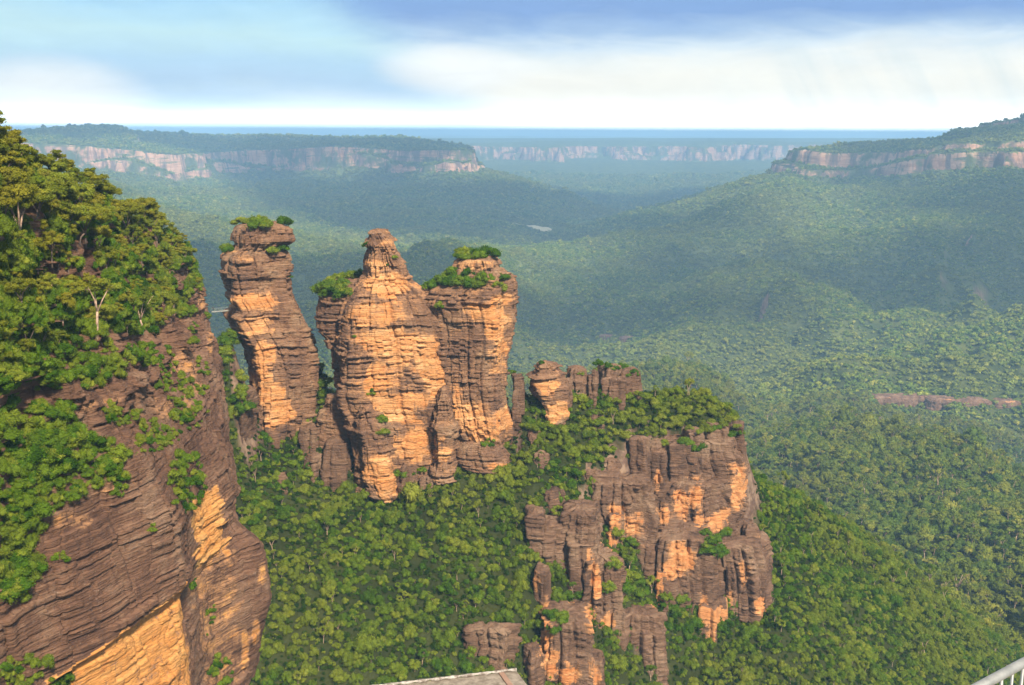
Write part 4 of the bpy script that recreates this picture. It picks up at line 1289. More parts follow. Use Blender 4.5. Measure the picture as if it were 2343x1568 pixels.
# tall pale-barked trees one can tell apart
SPECIAL = [
    (222, 768, GUM_PALE[0], 1.0, 'tall pale gum with a bare straight trunk, left of the low-forked gum', 0.3, 0.03),
    (326, 762, GUM_PALE[1], 0.95, 'pale gum with a low wide fork leaning right near the cliff edge', 2.2, 0.16),
    (42, 640, GUM_PALE[2], 1.15, 'tallest pale gum with orange-lit forked limbs at the left edge of the hillside', 1.0, 0.0),
    (372, 500, GUM_THIN[0], 0.9, 'thin spreading gum standing clear against the valley at the end of the hilltop skyline', 0.5, 0.05),
    (338, 478, GUM_THIN[1], 0.95, 'open gum on the skyline just left of the last spreading one', 1.7, 0.0),
    (60, 352, GUM_THIN[0], 1.2, 'sparse gum at the top of the hillside with flat sprays against the sky', 3.9, 0.15),
    (12, 345, GUM_THIN[1], 1.25, 'dark gum highest on the hillside at the edge of the photo against the sky', 0.0, 0.0),
]
taken = []
for (px, py, pr, s, lab, rz, tl) in SPECIAL:
    h = pick(px, py)
    if h is None:
        for dy in range(4, 80, 4):
            h = pick(px, py + dy)
            if h is not None:
                break
    if h is not None:
        plant_tree(pr, h[0] - (0, 0, 0.3), s, lab, None, rz, tl)
        taken.append(h[0])

HILL = [(-70, 270), (20, 292), (120, 335), (250, 395), (372, 470), (430, 566), (456, 655), (445, 720), (385, 745), (335, 775), (270, 765), (120, 800), (40, 850), (-70, 870)]
BARE = [(185, 595, 46, 24), (105, 615, 40, 16), (205, 640, 40, 26), (290, 552, 22, 14), (330, 640, 24, 12), (395, 790, 40, 60), (200, 905, 100, 50), (250, 1000, 70, 34), (330, 845, 32, 22), (20, 945, 34, 50), (130, 1150, 110, 32), (150, 640, 60, 16), (415, 640, 22, 26), (445, 690, 14, 30)]
LOWER = [  # (cx, cy, rx, ry, how many, size m): patches of shrubs on ledges and in gullies
    (130, 840, 150, 50, 26, 2.6), (30, 830, 60, 70, 10, 2.8), (330, 815, 60, 30, 8, 2.0), (60, 990, 110, 60, 16, 3.0), (150, 1060, 120, 60, 22, 3.0), (30, 1100, 70, 90, 10, 3.0), (280, 950, 40, 22, 6, 1.8), (350, 1000, 40, 36, 8, 1.8),
    (430, 930, 40, 50, 9, 2.0), (390, 870, 30, 30, 5, 1.8), (425, 1105, 38, 60, 12, 2.4), (270, 1110, 16, 30, 3, 2.0), (575, 1150, 34, 50, 9, 2.6), (34, 1310, 44, 70, 12, 3.2), (30, 1200, 60, 50, 9, 3.0), (100, 1130, 80, 30, 7, 2.4), (60, 1560, 90, 44, 10, 2.2), (440, 1335, 8, 14, 1, 1.4),
    (480, 1420, 10, 40, 2, 1.5), (500, 1540, 30, 30, 4, 2.2), (460, 860, 14, 40, 4, 1.5), (440, 770, 12, 30, 3, 1.8), (475, 720, 6, 10, 2, 1.6), (130, 1275, 30, 8, 2, 1.2), (350, 1210, 8, 5, 1, 1.0), (400, 990, 14, 20, 2, 1.4)]
TOPS = [  # shrubs on the pillars and the stepped spur
    (600, 512, 62, 8, 9, 2.2, 'on top of the tall narrow pillar by the footbridge'), (520, 573, 16, 8, 3, 1.9, 'on the left shoulder of the tall narrow pillar'), (636, 572, 20, 14, 4, 1.7, 'on the face of the tall narrow pillar'), (665, 610, 8, 40, 2, 1.0, 'on the face of the tall narrow pillar'),
    (800, 622, 34, 12, 8, 2.2, 'on the left shoulder of the peaked pillar'), (760, 668, 30, 28, 12, 2.4, 'on the left shoulder of the peaked pillar'), (838, 565, 6, 8, 1, 1.3, 'on the peak of the middle pillar'), (898, 600, 16, 10, 2, 0.9, 'on the peak of the middle pillar'),
    (809, 772, 8, 6, 1, 1.4, 'low on the face of the middle pillar'), (850, 905, 10, 12, 2, 1.6, 'low on the face of the middle pillar'), (870, 975, 16, 22, 3, 2.0, 'on the front buttress of the middle pillar'), (1000, 705, 8, 20, 2, 1.3, 'in the cleft between the two joined pillars'),
    (1085, 588, 52, 8, 10, 2.2, 'on the green cap of the right-hand tall pillar'), (1062, 640, 62, 16, 15, 2.2, 'on the green cap of the right-hand tall pillar'), (1150, 645, 22, 20, 5, 1.8, 'on the green cap of the right-hand tall pillar'), (990, 655, 22, 8, 4, 1.9, 'on the green cap of the right-hand tall pillar'),
    (1160, 852, 14, 6, 2, 1.2, 'on a ledge of the right-hand tall pillar'), (1120, 1015, 24, 8, 4, 1.6, 'on the ledge at the foot of the right-hand tall pillar'), (940, 1080, 40, 14, 4, 1.8, 'at the foot of the middle pillar'), (1245, 832, 10, 3, 1, 1.3, 'on top of the small squat pillar'),
    (1395, 842, 50, 8, 6, 1.6, 'on the broken rocks right of the small squat pillar'), (1330, 850, 20, 8, 2, 1.6, 'on the broken rocks right of the small squat pillar'), (1450, 858, 16, 10, 3, 1.6, 'on the broken rocks right of the small squat pillar'),
    (1440, 1240, 26, 60, 5, 2.2, 'between the dark columns of the stepped cliff'), (1540, 1390, 36, 26, 7, 2.6, 'between the dark columns of the stepped cliff'), (1450, 1350, 34, 26, 5, 3.4, 'between the dark columns of the stepped cliff'), (1395, 1330, 14, 60, 5, 2.2, 'between the dark columns of the stepped cliff'),
    (1640, 1240, 40, 40, 9, 2.6, 'between the dark columns of the stepped cliff'), (1270, 1430, 40, 22, 6, 2.6, 'between the dark columns of the stepped cliff'), (518, 790, 18, 50, 10, 2.6, 'in the cleft between near cliff and tall narrow pillar'), (545, 900, 18, 60, 10, 2.8, 'in the cleft between near cliff and tall narrow pillar'), (740, 860, 12, 90, 8, 2.0, 'in the dark cleft between the first and second tall pillars'),
    (1660, 990, 40, 10, 5, 2.0, 'at the rim above the tall dark columns'), (1570, 1020, 60, 12, 7, 2.2, 'at the rim above the tall dark columns')]
NSHRUB = 0


def plant_shrub(loc, s, label, group):
    global NSHRUB
    o = bpy.data.objects.new('shrub', SHRUBS[random.randrange(len(SHRUBS))])
    COL.objects.link(o)
    o.location = loc
    o.rotation_euler = (random.uniform(-.15, .15), random.uniform(-.15, .15), random.uniform(0, 6.28))
    o.scale = (s, s * random.uniform(0.85, 1.15), s * random.uniform(0.8, 1.15))
    tag(o, label, 'shrub', group)
    NSHRUB += 1


extra = []                # smaller bushes that become part of the undergrowth
for e in LOWER:
    cx, cy_, rx, ry, n, s = e
    for k in range(n):
        a = random.uniform(0, 6.28); q = math.sqrt(random.random())
        h = pick(cx + rx * q * math.cos(a), cy_ + ry * q * math.sin(a))
        if h is None or h[2].name.split('.')[0] not in ('cliff', 'ground'):
            continue
        plant_shrub(h[0] - (0, 0, 0.25), s * random.uniform(0.6, 1.15), 'leafy green shrub growing on ledges of the near left cliff', 'shrubs on the near left cliff')
    for k in range(n * 4):
        a = random.uniform(0, 6.28); q = math.sqrt(random.random()) * 1.15
        h = pick(cx + rx * q * math.cos(a), cy_ + ry * q * math.sin(a))
        if h is not None and h[2].name.split('.')[0] == 'cliff':
            extra.append((*h[0], s * random.uniform(0.3, 0.7)))
for cx, cy_, rx, ry, n, s, where in TOPS:
    for k in range(n):
        a = random.uniform(0, 6.28); q = math.sqrt(random.random())
        x_, y_ = cx + rx * q * math.cos(a), cy_ + ry * q * math.sin(a)
        h = pick(x_, y_)
        for dy in range(2, 24, 2):
            if h is not None and np.linalg.norm(h[0]) < 600:
                break
            h = pick(x_, y_ + dy)
        if h is None or np.linalg.norm(h[0]) > 600:
            continue
        plant_shrub(h[0] - np.array((0, 0, 0.2)) + np.array([0, 0.5, 0]), s * random.uniform(0.95, 1.75) * (1.25 if 'pillar' in where and y_ < 720 else 1.0), 'dark green shrub growing ' + where, 'shrubs ' + where)

# trees of the hillside
pts = []
tries = 0
while len(pts) < 215 and tries < 14000:
    tries += 1
    x_, y_ = random.uniform(-70, 460), random.uniform(265, 870)
    if not inpoly(x_, y_, HILL):
        continue
    if any(((x_ - b[0]) / b[2]) ** 2 + ((y_ - b[1] - 14) / b[3]) ** 2 < 1 for b in BARE):
        continue
    h = pick(x_, y_)
    if h is None or h[2].name != 'cliff':
        continue
    p = h[0]
    if any((p[0] - q[0]) ** 2 + (p[1] - q[1]) ** 2 + 0.5 * (p[2] - q[2]) ** 2 < 3.0 ** 2 for q in pts) or any(np.linalg.norm(p - q) < 2.5 for q in taken):
        continue
    pts.append(p)
for p in pts:
    px_, py_ = proj(p)
    up = py_ < 560
    pr = GUMS[random.randrange(5)]
    s = random.uniform(0.62, 0.98) * (1.0 if up else 0.78)
    if py_ > 640 and px_ > 250: s *= 0.7
    plant_tree(pr, p - (0, 0, 0.4), s, 'olive green gum on the upper left hillside' if up else 'leafy gum among the rock bands lower on the left hillside',
               'gums on the upper left hillside' if up else 'gums among the rock bands on the left hillside')
print('hill trees', len(pts), 'shrubs', NSHRUB)
# bushy trees on top of the stepped spur
SPURTOP = [(1185, 900), (1300, 885), (1310, 905), (1400, 930), (1470, 890), (1600, 895), (1672, 945), (1690, 985), (1600, 1000), (1520, 1000), (1440, 1005), (1440, 1060), (1340, 1090), (1330, 1120), (1230, 1060), (1200, 980)]
tp = []
tries = 0
while NTREE[0] < 298 and tries < 6000:
    tries += 1
    x_, y_ = random.uniform(1185, 1695), random.uniform(880, 1125)
    if not inpoly(x_, y_, SPURTOP):
        continue
    h = pick(x_, y_)
    if h is None or np.linalg.norm(h[0]) > 520 or h[2].name.startswith(('rock_pillar', 'shrub')):
        continue
    p = h[0]
    if any(np.linalg.norm(p - q) < 2.6 for q in tp):
        continue
    tp.append(p)
    plant_tree(SLOPE_TREES[random.randrange(4)], p - (0, 0, 0.5), random.uniform(2.0, 3.3), 'rounded dark green tree on top of the stepped rock spur', 'trees on top of the stepped rock spur')
print('spur trees', len(tp))

# ------------------------------------------------------------------ forest: too many to count, one mass of crowns over the slopes and the valley
proto_col = bpy.data.collections.new('forest_crowns')
far_col = bpy.data.collections.new('far_forest_crowns')


def forest_proto(seed, n, nleaf, leaf, col, mat, icov):
    r = np.random.default_rng(seed)
    me = crown_mesh('crown', [(x, y, z + 0.15, q) for x, y, z, q in bush_clumps(r, n, 0.9, 0.66, 0.30, 0.48)], nleaf, leaf, r, mat, core=0.70, icov=icov, up=0.5)
    o = bpy.data.objects.new('forest_crown', me)
    col.objects.link(o)


for i in range(5):
    forest_proto(80 + i, 13, 130, 0.060, proto_col, M_SLOPE, ICO1)
def gum_forest(seed, col, leafmat, nleaf, leaf):
    t_, c_ = gum_proto(seed, 8.0, 3.3, 4, M_BARK, leafmat, 0.42, nleaf=nleaf, leaf=leaf, dense=0.7)
    bm = bmesh.new(); bm.from_mesh(c_); n0 = len(bm.faces); bm.from_mesh(t_)
    bm.faces.ensure_lookup_table()
    for f in bm.faces[n0:]:
        f.material_index = 1
    for v in bm.verts:
        v.co *= 0.235
    me = bpy.data.meshes.new('crown'); bm.to_mesh(me); bm.free()
    me.materials.append(leafmat); me.materials.append(M_BARK)
    col.objects.link(bpy.data.objects.new('forest_crown', me))


gum_forest(121, proto_col, M_SLOPE, 120, 0.24)
brush_col = bpy.data.collections.new('brushwood_crowns')
for i in range(3):
    forest_proto(130 + i, 8, 70, 0.09, brush_col, M_UNDER, ICO1)
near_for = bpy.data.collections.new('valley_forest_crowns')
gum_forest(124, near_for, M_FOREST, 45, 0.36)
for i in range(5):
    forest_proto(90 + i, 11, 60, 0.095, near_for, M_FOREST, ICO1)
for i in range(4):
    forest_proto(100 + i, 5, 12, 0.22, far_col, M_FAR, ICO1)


def scatter(r0, r1, spacing, seed, steep=0.52, margin=0.006):
    r = np.random.default_rng(seed)
    R_, A_ = [], []
    e = np.geomspace(r0, r1, max(2, int(math.log(r1 / r0) / 0.04)))
    for a, b in zip(e[:-1], e[1:]):
        s = spacing(0.5 * (a + b))
        n = int((AZ[-1] - AZ[0]) * 0.96 * 0.5 * (b * b - a * a) / s ** 2)
        R_.append(np.sqrt(r.uniform(a * a, b * b, n)))
        A_.append(r.uniform(AZ[0] * 0.96, AZ[-1] * 0.96, n))
    R_ = np.concatenate(R_); A_ = np.concatenate(A_)
    x, y = R_ * np.sin(A_), R_ * np.cos(A_)
    z = ground_z(x, y)
    h = np.maximum(1.0, R_ * 0.002)
    gx = (ground_z(x + h, y) - ground_z(x - h, y)) / (2 * h); gy = (ground_z(x, y + h) - ground_z(x, y - h)) / (2 * h)
    nz = 1 / np.sqrt(1 + gx * gx + gy * gy)
    i = np.clip(np.searchsorted(RR, R_) - 1, 0, nr_ - 1)
    j = np.clip(((A_ - AZ[0]) / (AZ[1] - AZ[0])).astype(int), 0, nc_ - 1)
    vis = (z + 14) / R_ > HOR[i, j] - margin
    px, py = proj(np.stack([x, y, z], -1))
    ok = vis & (nz > steep + 0.12 * vnoise(x / 11, y / 11, 0, 4)) & (px > -150) & (px < PW + 150) & (py < PH + 260)
    # keep the paddock open
    pc = at(1210, 521, 4900)
    ok &= ((x - pc[0]) / 115) ** 2 + ((y - pc[1]) / 100) ** 2 > 1
    sp_ = spacing(R_)
    return x[ok], y[ok], z[ok], sp_[ok]


def forest_object(name, x, y, z, s, col, n, kind='stuff', label=None, tall=1.0):
    r = np.random.default_rng(len(x))
    me = bpy.data.meshes.new(name)
    me.vertices.add(len(x))
    me.vertices.foreach_set('co', np.stack([x, y, z], -1).astype(np.float32).ravel())
    for an, ty, v in (('size', 'FLOAT', s), ('turn', 'FLOAT', r.uniform(0, 6.28, len(x))), ('pick', 'INT', np.where(r.random(len(x)) < 0.07, n - 1, r.integers(0, max(1, n - 1), len(x)))), ('tall', 'FLOAT', tall * s * r.uniform(0.9, 1.6, len(x)))):
        a = me.attributes.new(an, ty, 'POINT')
        a.data.foreach_set('value', np.asarray(v, np.int32 if ty == 'INT' else np.float32))
    o = add(name, me, kind=kind, label=label)
    ng = bpy.data.node_groups.new(name, 'GeometryNodeTree')
    ng.interface.new_socket('Geometry', in_out='INPUT', socket_type='NodeSocketGeometry')
    ng.interface.new_socket('Geometry', in_out='OUTPUT', socket_type='NodeSocketGeometry')
    N = ng.nodes; L = ng.links
    gi, go = N.new('NodeGroupInput'), N.new('NodeGroupOutput')
    ci = N.new('GeometryNodeCollectionInfo')
    ci.inputs['Collection'].default_value = col
    ci.inputs['Separate Children'].default_value = True
    ci.inputs['Reset Children'].default_value = True
    ip = N.new('GeometryNodeInstanceOnPoints')
    ip.inputs['Pick Instance'].default_value = True

    def attr(nm, ty):
        a = N.new('GeometryNodeInputNamedAttribute'); a.data_type = ty
        a.inputs['Name'].default_value = nm
        return a.outputs['Attribute']
    cs = N.new('ShaderNodeCombineXYZ')
    sz = attr('size', 'FLOAT')
    L.new(sz, cs.inputs[0]); L.new(sz, cs.inputs[1]); L.new(attr('tall', 'FLOAT'), cs.inputs[2])
    cr_ = N.new('ShaderNodeCombineXYZ')
    L.new(attr('turn', 'FLOAT'), cr_.inputs[2])
    L.new(gi.outputs[0], ip.inputs['Points']); L.new(ci.outputs[0], ip.inputs['Instance'])
    L.new(attr('pick', 'INT'), ip.inputs['Instance Index']); L.new(cr_.outputs[0], ip.inputs['Rotation']); L.new(cs.outputs[0], ip.inputs['Scale'])
    L.new(ip.outputs[0], go.inputs[0])
    md = o.modifiers.new('forest', 'NODES')
    md.node_group = ng
    return o


fr_ = np.random.default_rng(9)
x, y, z, sp_ = scatter(255, 600, lambda r: 1.95 + 0 * r, 1, steep=0.50)
s_ = sp_ * 0.68 * np.exp(fr_.normal(-0.06, 0.38, len(x)))
forest_object('slope_forest', x, y, z - 0.3, s_, proto_col, 6)
print('slope forest', len(x))
x, y, z, sp_ = scatter(258, 540, lambda r: 1.7 + 0 * r, 11, steep=0.42)
forest_object('brushwood', x, y, z - 0.2, fr_.uniform(0.5, 1.2, len(x)), brush_col, 3)
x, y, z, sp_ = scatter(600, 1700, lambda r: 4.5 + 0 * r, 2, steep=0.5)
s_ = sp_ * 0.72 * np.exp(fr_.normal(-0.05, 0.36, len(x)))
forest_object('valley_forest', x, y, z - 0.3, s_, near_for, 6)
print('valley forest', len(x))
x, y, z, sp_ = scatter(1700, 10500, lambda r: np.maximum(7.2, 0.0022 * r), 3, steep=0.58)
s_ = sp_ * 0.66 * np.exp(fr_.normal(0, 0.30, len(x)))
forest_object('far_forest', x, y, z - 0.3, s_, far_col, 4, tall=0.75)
print('far forest', len(x))
# low growth under the trees of the near hillside
ux_, uy_, uz_ = [], [], []
r = np.random.default_rng(77)
gi_ = r.integers(0, CLG.shape[0], 40000); gj_ = r.integers(14, 14 + 60 + 80 + 130 + 20, 40000)
Pp = CLG[gi_, gj_]
pxx, pyy = proj(Pp)
keep = np.array([inpoly(a, b, HILL) for a, b in zip(pxx, pyy)])
for b in BARE:
    keep &= ((pxx - b[0]) / b[2]) ** 2 + ((pyy - b[1]) / b[3]) ** 2 > 1
keep &= vnoise(Pp[:, 0] / 6, Pp[:, 1] / 6, Pp[:, 2] / 6, 3) > -0.45
Pp = Pp[keep][:5200]
ex = np.array(extra)
forest_object('undergrowth', np.r_[Pp[:, 0], ex[:, 0]], np.r_[Pp[:, 1], ex[:, 1]], np.r_[Pp[:, 2] - 0.2, ex[:, 2] - 0.2], np.r_[r.uniform(0.8, 2.2, len(Pp)), ex[:, 3]], proto_col, 5)

# ------------------------------------------------------------------ footbridge and walker
M_STEEL = simple_mat('galvanised_steel', (0.17, 0.18, 0.18), (0.27, 0.275, 0.27), 6.0, 0.5, 0.35)
M_DECK = simple_mat('bridge_deck', (0.20, 0.20, 0.18), (0.28, 0.28, 0.25), 2.0, 0.8)
A = at(484, 713, 409); B = at(534, 709, 411)
br = bpy.data.objects.new('footbridge', None); COL.objects.link(br); br.location = A
tag(br, 'short pale footbridge between the left cliff and the tall narrow pillar', 'bridge')
dv = B - A
L_ = float(np.linalg.norm(dv)); dv = dv / L_
side = np.array([-dv[1], dv[0], 0]); side /= np.linalg.norm(side)
Mx = Matrix(((dv[0], side[0], 0, 0), (dv[1], side[1], 0, 0), (dv[2], 0, 1, 0), (0, 0, 0, 1)))
mb = MB(); mb.box((0, -0.6, -0.28), (L_, 0.6, 0.0), Mx); add('deck', mb.mesh('deck', M_DECK), parent=br)
for sgn in (-0.55, 0.55):
    mb = MB()
    for k in range(int(L_ / 1.2) + 1):
        mb.box((k * 1.2, sgn - 0.025, 0.002), (k * 1.2 + 0.05, sgn + 0.025, 1.05), Mx)
    mb.box((0, sgn - 0.03, 1.053), (L_, sgn + 0.03, 1.11), Mx); mb.box((0, sgn - 0.06, 0.50), (L_, sgn - 0.027, 0.53), Mx)
    add('handrail', mb.mesh('handrail', M_STEEL), parent=br)

M_CLOTH = simple_mat('dark_clothes', (0.02, 0.022, 0.03), (0.03, 0.03, 0.04), 5.0)
M_SKIN = simple_mat('skin', (0.45, 0.27, 0.19), (0.48, 0.29, 0.2), 5.0)
M_HAIR = simple_mat('hair', (0.02, 0.014, 0.01), (0.03, 0.02, 0.015), 9.0)


def person(loc):
    V = [(0, 0, .95), (0, 0, 1.15), (0, .01, 1.38), (0, .01, 1.47), (0, 0, 1.52), (0, -.01, 1.60), (0, -.01, 1.70),
         (.17, .01, 1.40), (.23, .02, 1.14), (.20, -.10, .94), (-.17, .01, 1.40), (-.23, .02, 1.14), (-.20, -.10, .94),
         (.09, 0, .90), (.10, -.02, .50), (.10, .03, .09), (.10, -.10, .03), (-.09, 0, .90), (-.11, .02, .50), (-.11, .05, .09), (-.11, -.08, .03)]
    E = [(0, 1), (1, 2), (2, 3), (3, 4), (4, 5), (5, 6), (2, 7), (7, 8), (8, 9), (2, 10), (10, 11), (11, 12), (0, 13), (13, 14), (14, 15), (15, 16), (0, 17), (17, 18), (18, 19), (19, 20)]
    Rd = [.15, .14, .16, .08, .055, .085, .075, .06, .045, .032, .06, .045, .032, .085, .06, .045, .035, .085, .06, .045, .035]
    me = bpy.data.meshes.new('person'); me.from_pydata(V, E, [])
    o = bpy.data.objects.new('person', me); COL.objects.link(o)
    md = o.modifiers.new('skin', 'SKIN'); md.use_smooth_shade = True
    for i, q in enumerate(me.skin_vertices[0].data):
        q.radius = (Rd[i], Rd[i] * 0.8); q.use_root = i == 0
    o.modifiers.new('sub', 'SUBSURF').render_levels = 1
    me.materials.append(M_CLOTH)
    o.location = loc
    tag(o, 'distant walker in dark clothes standing at the cliff end of the footbridge', 'person')
    hv, hf = ICO2
    hm = mesh_from('head_skin', hv * (0.078, 0.088, 0.10) + (0, -.018, 1.655), np.array(hf), M_SKIN, True)
    add('face', hm, parent=o)
    hh = mesh_from('hair', hv * (0.084, 0.09, 0.095) + (0, .012, 1.685), np.array(hf), M_HAIR, True)
    add('hair', hh, parent=o)


person(Vector(A + dv * 0.6))

# ------------------------------------------------------------------ concrete roof below the look-out and the handrail of a lower platform
M_CONC = simple_mat('concrete', (0.13, 0.105, 0.080), (0.24, 0.20, 0.16), 14.0, 0.9, 0.0, 0.6, 8.0)
M_RUST = simple_mat('rusty_flashing', (0.20, 0.11, 0.075), (0.27, 0.17, 0.12), 9.0, 0.8)
M_EDGE = simple_mat('roof_edge', (0.10, 0.075, 0.06), (0.36, 0.33, 0.30), 16.0, 0.8)


def on_plane(px, py, z):
    d = rays(px, py)
    return d * (z / d[2])


ZR = -5.6
p0, p1 = on_plane(890, 1569.5, ZR), on_plane(1181, 1535, ZR)
e1 = (p1 - p0) / np.linalg.norm(p1 - p0)
q1 = on_plane(1206, 1568, ZR)
e2 = (q1 - p1) / np.linalg.norm(q1 - p1)
w_ = 6.0
roof = bpy.data.objects.new('flat_roof', None); COL.objects.link(roof); roof.location = (0, 0, 0)
tag(roof, 'flat stained concrete roof corner poking up at the bottom of the photo', 'roof')
a0 = p1 - e1 * 3.2
cor = [a0, p1, p1 + e2 * w_, a0 + e2 * w_]
mb = MB()
V = [c for c in cor] + [c - np.array([0, 0, 0.25]) for c in cor]
mb.raw(V, [(3, 2, 1, 0), (4, 5, 6, 7), (0, 1, 5, 4), (1, 2, 6, 5), (2, 3, 7, 6), (3, 0, 4, 7)])
add('slab', mb.mesh('slab', M_CONC), parent=roof)
mb = MB()
t = np.linspace(0, 3.2, 60)
mb.tube(a0 + e1 * t[:, None] + np.array([0, 0, 0.015]) + (0.006 * np.sin(t * 38))[:, None] * e2, 0.016 + 0.006 * np.sin(t * 38), 8)
add('edge_bead', mb.mesh('edge_bead', M_EDGE, True), parent=roof)
mb = MB()
c0 = p1 - e1 * 0.20 + np.array([0, 0, 0.004])
V = [c0 + e2 * 0.02, c0 + e1 * 0.055 + e2 * 0.02, c0 + e1 * 0.055 + e2 * 5.6, c0 + e2 * 5.6]
mb.raw(V + [v + np.array([0, 0, 0.012]) for v in V], [(7, 6, 5, 4), (0, 1, 2, 3), (1, 0, 4, 5), (2, 1, 5, 6), (3, 2, 6, 7), (0, 3, 7, 4)])
add('flashing', mb.mesh('flashing', M_RUST), parent=roof)
mb = MB()
wl = [cor[0] + e1 * 0.4 + e2 * 0.4, cor[1] - e1 * 0.4 + e2 * 0.4, cor[2] - e1 * 0.4 - e2 * 0.4, cor[3] + e1 * 0.4 - e2 * 0.4]
V = [c - np.array([0, 0, 0.252]) for c in wl] + [c - np.array([0, 0, 6.0]) for c in wl]
mb.raw(V, [(0, 3, 2, 1), (4, 5, 6, 7), (0, 1, 5, 4), (1, 2, 6, 5), (2, 3, 7, 6), (3, 0, 4, 7)])
add('wall', mb.mesh('wall', M_CONC), parent=roof)

ZH = -2.75
h0, h1 = on_plane(2160, 1614, ZH), on_plane(2342, 1516, ZH)
hd = (h1 - h0) / np.linalg.norm(h1 - h0)
rail = bpy.data.objects.new('handrail', None); COL.objects.link(rail); rail.location = (0, 0, 0)
tag(rail, 'grey metal handrail with thin upright bars in the bottom right corner', 'railing')
s0, s1 = h0 - hd * 1.2, h1 + hd * 2.4
mb = MB(); mb.tube(np.array([s0, s0 * .5 + s1 * .5, s1]), 0.026, 16); add('top_rail', mb.mesh('top_rail', M_STEEL, True), parent=rail)
mb = MB(); dn = np.array([0, 0, -1.02]); mb.tube(np.array([s0 + dn, s0 * .5 + s1 * .5 + dn, s1 + dn]), 0.018, 12); add('bottom_rail', mb.mesh('bottom_rail', M_STEEL, True), parent=rail)
ln_ = float(np.linalg.norm(s1 - s0))
k = 0
while k * 0.105 < ln_ - 0.05:
    c = s0 + hd * (0.05 + k * 0.105)
    big = k % 14 == 6
    mb = MB(); mb.tube(np.array([c + (0, 0, -0.030), c + (0, 0, -0.5), c + (0, 0, -1.10 if big else -1.003)]), 0.019 if big else 0.0085, 8)
    add('post' if big else 'bar', mb.mesh('bar', M_STEEL, True), parent=rail)
    k += 1
pn = np.array([hd[1], -hd[0], 0]); pn = pn if pn[1] < 0 else -pn
mb = MB()
V = [s0 - pn * 0.1, s1 - pn * 0.1, s1 + pn * 2.0, s0 + pn * 2.0]
V = [v + np.array([0, 0, -1.10]) for v in V]
mb.raw(V + [v - np.array([0, 0, 0.2]) for v in V], [(3, 2, 1, 0), (4, 5, 6, 7), (0, 1, 5, 4), (1, 2, 6, 5), (2, 3, 7, 6), (3, 0, 4, 7)])
add('platform', mb.mesh('platform', M_CONC), label='concrete look-out platform under the metal handrail', cat='platform')


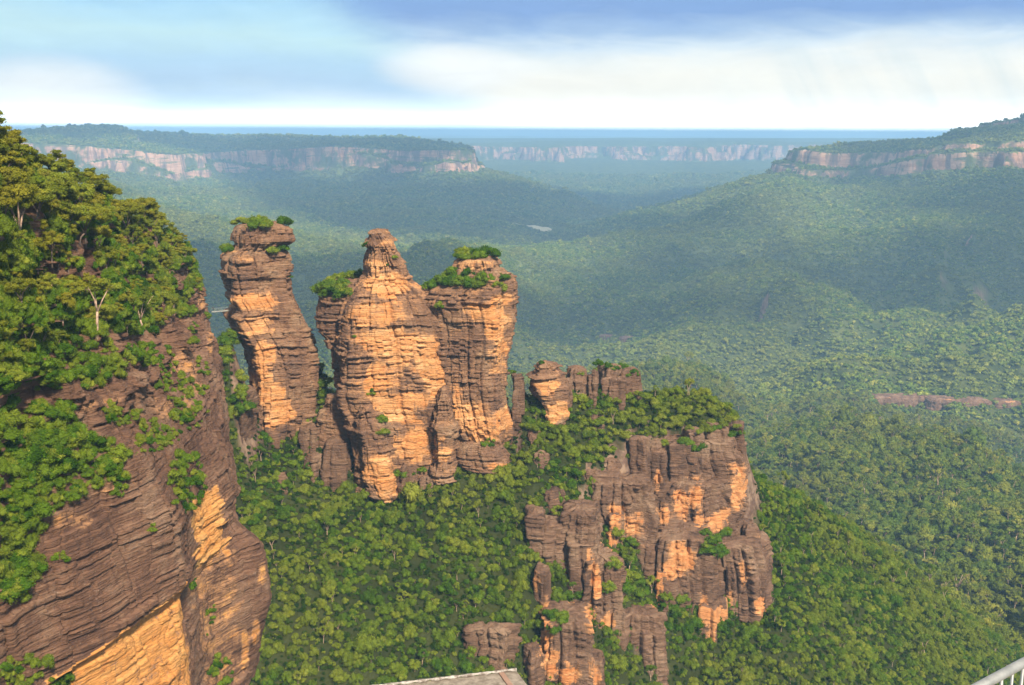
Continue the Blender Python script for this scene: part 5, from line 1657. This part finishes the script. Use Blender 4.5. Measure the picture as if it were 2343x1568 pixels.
# ------------------------------------------------------------------ unseen deck added above the picture to shade the valley; gaps let sun through
def shade_clouds():
    zc = 1550.0
    gx = np.arange(-9000, 9500, 70.0); gy = np.arange(1200, 9200, 70.0)
    X, Y = np.meshgrid(gx, gy)
    n = 220 * fbm(X / 900, Y / 900, 0, 3, 401)
    m = (Y + n > 1750 + 0.10 * X) & (Y + 2 * n < 8700) & (np.abs(X) < 0.52 * Y + 900)

    m &= ~((X > 0.02 * Y) & (Y < 5200) & (fbm(X / 520, Y / 420, 0, 3, 409) < -0.08))      # broken cover over the right-hand slopes

    def gap(px, py, y, rx, ry):
        c = at(px, py, y)
        return ((X - c[0]) / rx) ** 2 + ((Y - c[1]) / ry) ** 2 + 0.35 * fbm(X / 500, Y / 500, 0, 3, 402) < 1
    strip = at(np.array([220, 330, 420, 560, 750, 950, 1190]), np.array([400, 445, 472, 506, 530, 560, 553]), np.array([6200, 4800, 4300, 3900, 3650, 3450, 3550]))
    d = np.full(X.shape, 1e9)
    for a, b in zip(strip[:-1], strip[1:]):
        ex, ey = b[0] - a[0], b[1] - a[1]
        t = np.clip(((X - a[0]) * ex + (Y - a[1]) * ey) / (ex * ex + ey * ey), 0, 1)
        d = np.minimum(d, np.hypot(X - a[0] - t * ex, Y - a[1] - t * ey))
    m &= ~(d + 0.4 * n < 540)
    for g in ((330, 425, 5300, 420, 800), (270, 350, 6700, 750, 800), (1160, 405, 6700, 520, 420), (1040, 350, 6900, 300, 300), (760, 345, 7250, 350, 300), (2100, 780, 1850, 500, 130), (2250, 350, 4250, 420, 250), (1500, 345, 12300, 1500, 500), (1650, 640, 2800, 260, 200)):
        m &= ~gap(*g)
    # the deck stands where the sun's rays to those places pass it
    k = (zc + 380.0) / SUN_DIR.z
    X = X + SUN_DIR.x * k; Y = Y + SUN_DIR.y * k
    nr, nc = X.shape
    lump = np.abs(fbm(X / 600, Y / 600, 0, 4, 410)) * 260
    top = np.stack([X, Y, zc + 140 + lump], -1).reshape(-1, 3)
    bot = np.stack([X, Y, zc - 0.25 * lump], -1).reshape(-1, 3)
    cell = m[:-1, :-1] & m[1:, :-1] & m[:-1, 1:] & m[1:, 1:]
    idx = np.arange(nr * nc).reshape(nr, nc)
    i, j = np.nonzero(cell)
    q = np.stack([idx[i, j], idx[i, j + 1], idx[i + 1, j + 1], idx[i + 1, j]], 1)
    F = [q, q[:, ::-1] + nr * nc]
    pad = np.pad(cell, 1)
    for di, dj, a, b in ((-1, 0, (0, 0), (0, 1)), (1, 0, (1, 1), (1, 0)), (0, -1, (1, 0), (0, 0)), (0, 1, (0, 1), (1, 1))):
        e = cell & ~pad[1 + di:1 + di + cell.shape[0], 1 + dj:1 + dj + cell.shape[1]]
        i, j = np.nonzero(e)
        va, vb = idx[i + a[0], j + a[1]], idx[i + b[0], j + b[1]]
        F.append(np.stack([va, va + nr * nc, vb + nr * nc, vb], 1))
    mt, t, out = new_mat('cloud')
    d_ = t.n('ShaderNodeBsdfDiffuse'); d_.inputs['Color'].default_value = (0.85, 0.86, 0.88, 1)
    tr = t.n('ShaderNodeBsdfTranslucent'); tr.inputs['Color'].default_value = (0.85, 0.86, 0.88, 1)
    tp = t.n('ShaderNodeBsdfTransparent')
    m1 = t.n('ShaderNodeMixShader'); m1.inputs[0].default_value = 0.6
    t.l(d_.outputs[0], m1.inputs[1]); t.l(tr.outputs[0], m1.inputs[2])
    m2 = t.n('ShaderNodeMixShader'); m2.inputs[0].default_value = 0.38
    t.l(m1.outputs[0], m2.inputs[1]); t.l(tp.outputs[0], m2.inputs[2])
    t.l(m2.outputs[0], out.inputs['Surface'])
    add('cloud', mesh_from('cloud', np.concatenate([top, bot]), np.concatenate(F), mt, smooth=True), kind='stuff')


shade_clouds()


# ------------------------------------------------------------------ air
def haze():
    m, t, out = new_mat('haze')
    pv = t.n('ShaderNodeVolumePrincipled')
    pv.inputs['Color'].default_value = (0.38, 0.66, 1.0, 1)
    pv.inputs['Density'].default_value = HAZE_D
    pv.inputs['Anisotropy'].default_value = 0.0
    t.l(pv.outputs[0], out.inputs['Volume'])
    mb = MB()
    mb.box((-64000, -3000, float(TZ.min()) - 1.0), (64000, 97000, float(TZ.max()) + 14.0))
    add('haze', mb.mesh('haze', m), kind='stuff')


HAZE_D = 0.98e-4
print('terrain z', TZ.min(), TZ.max())
haze()
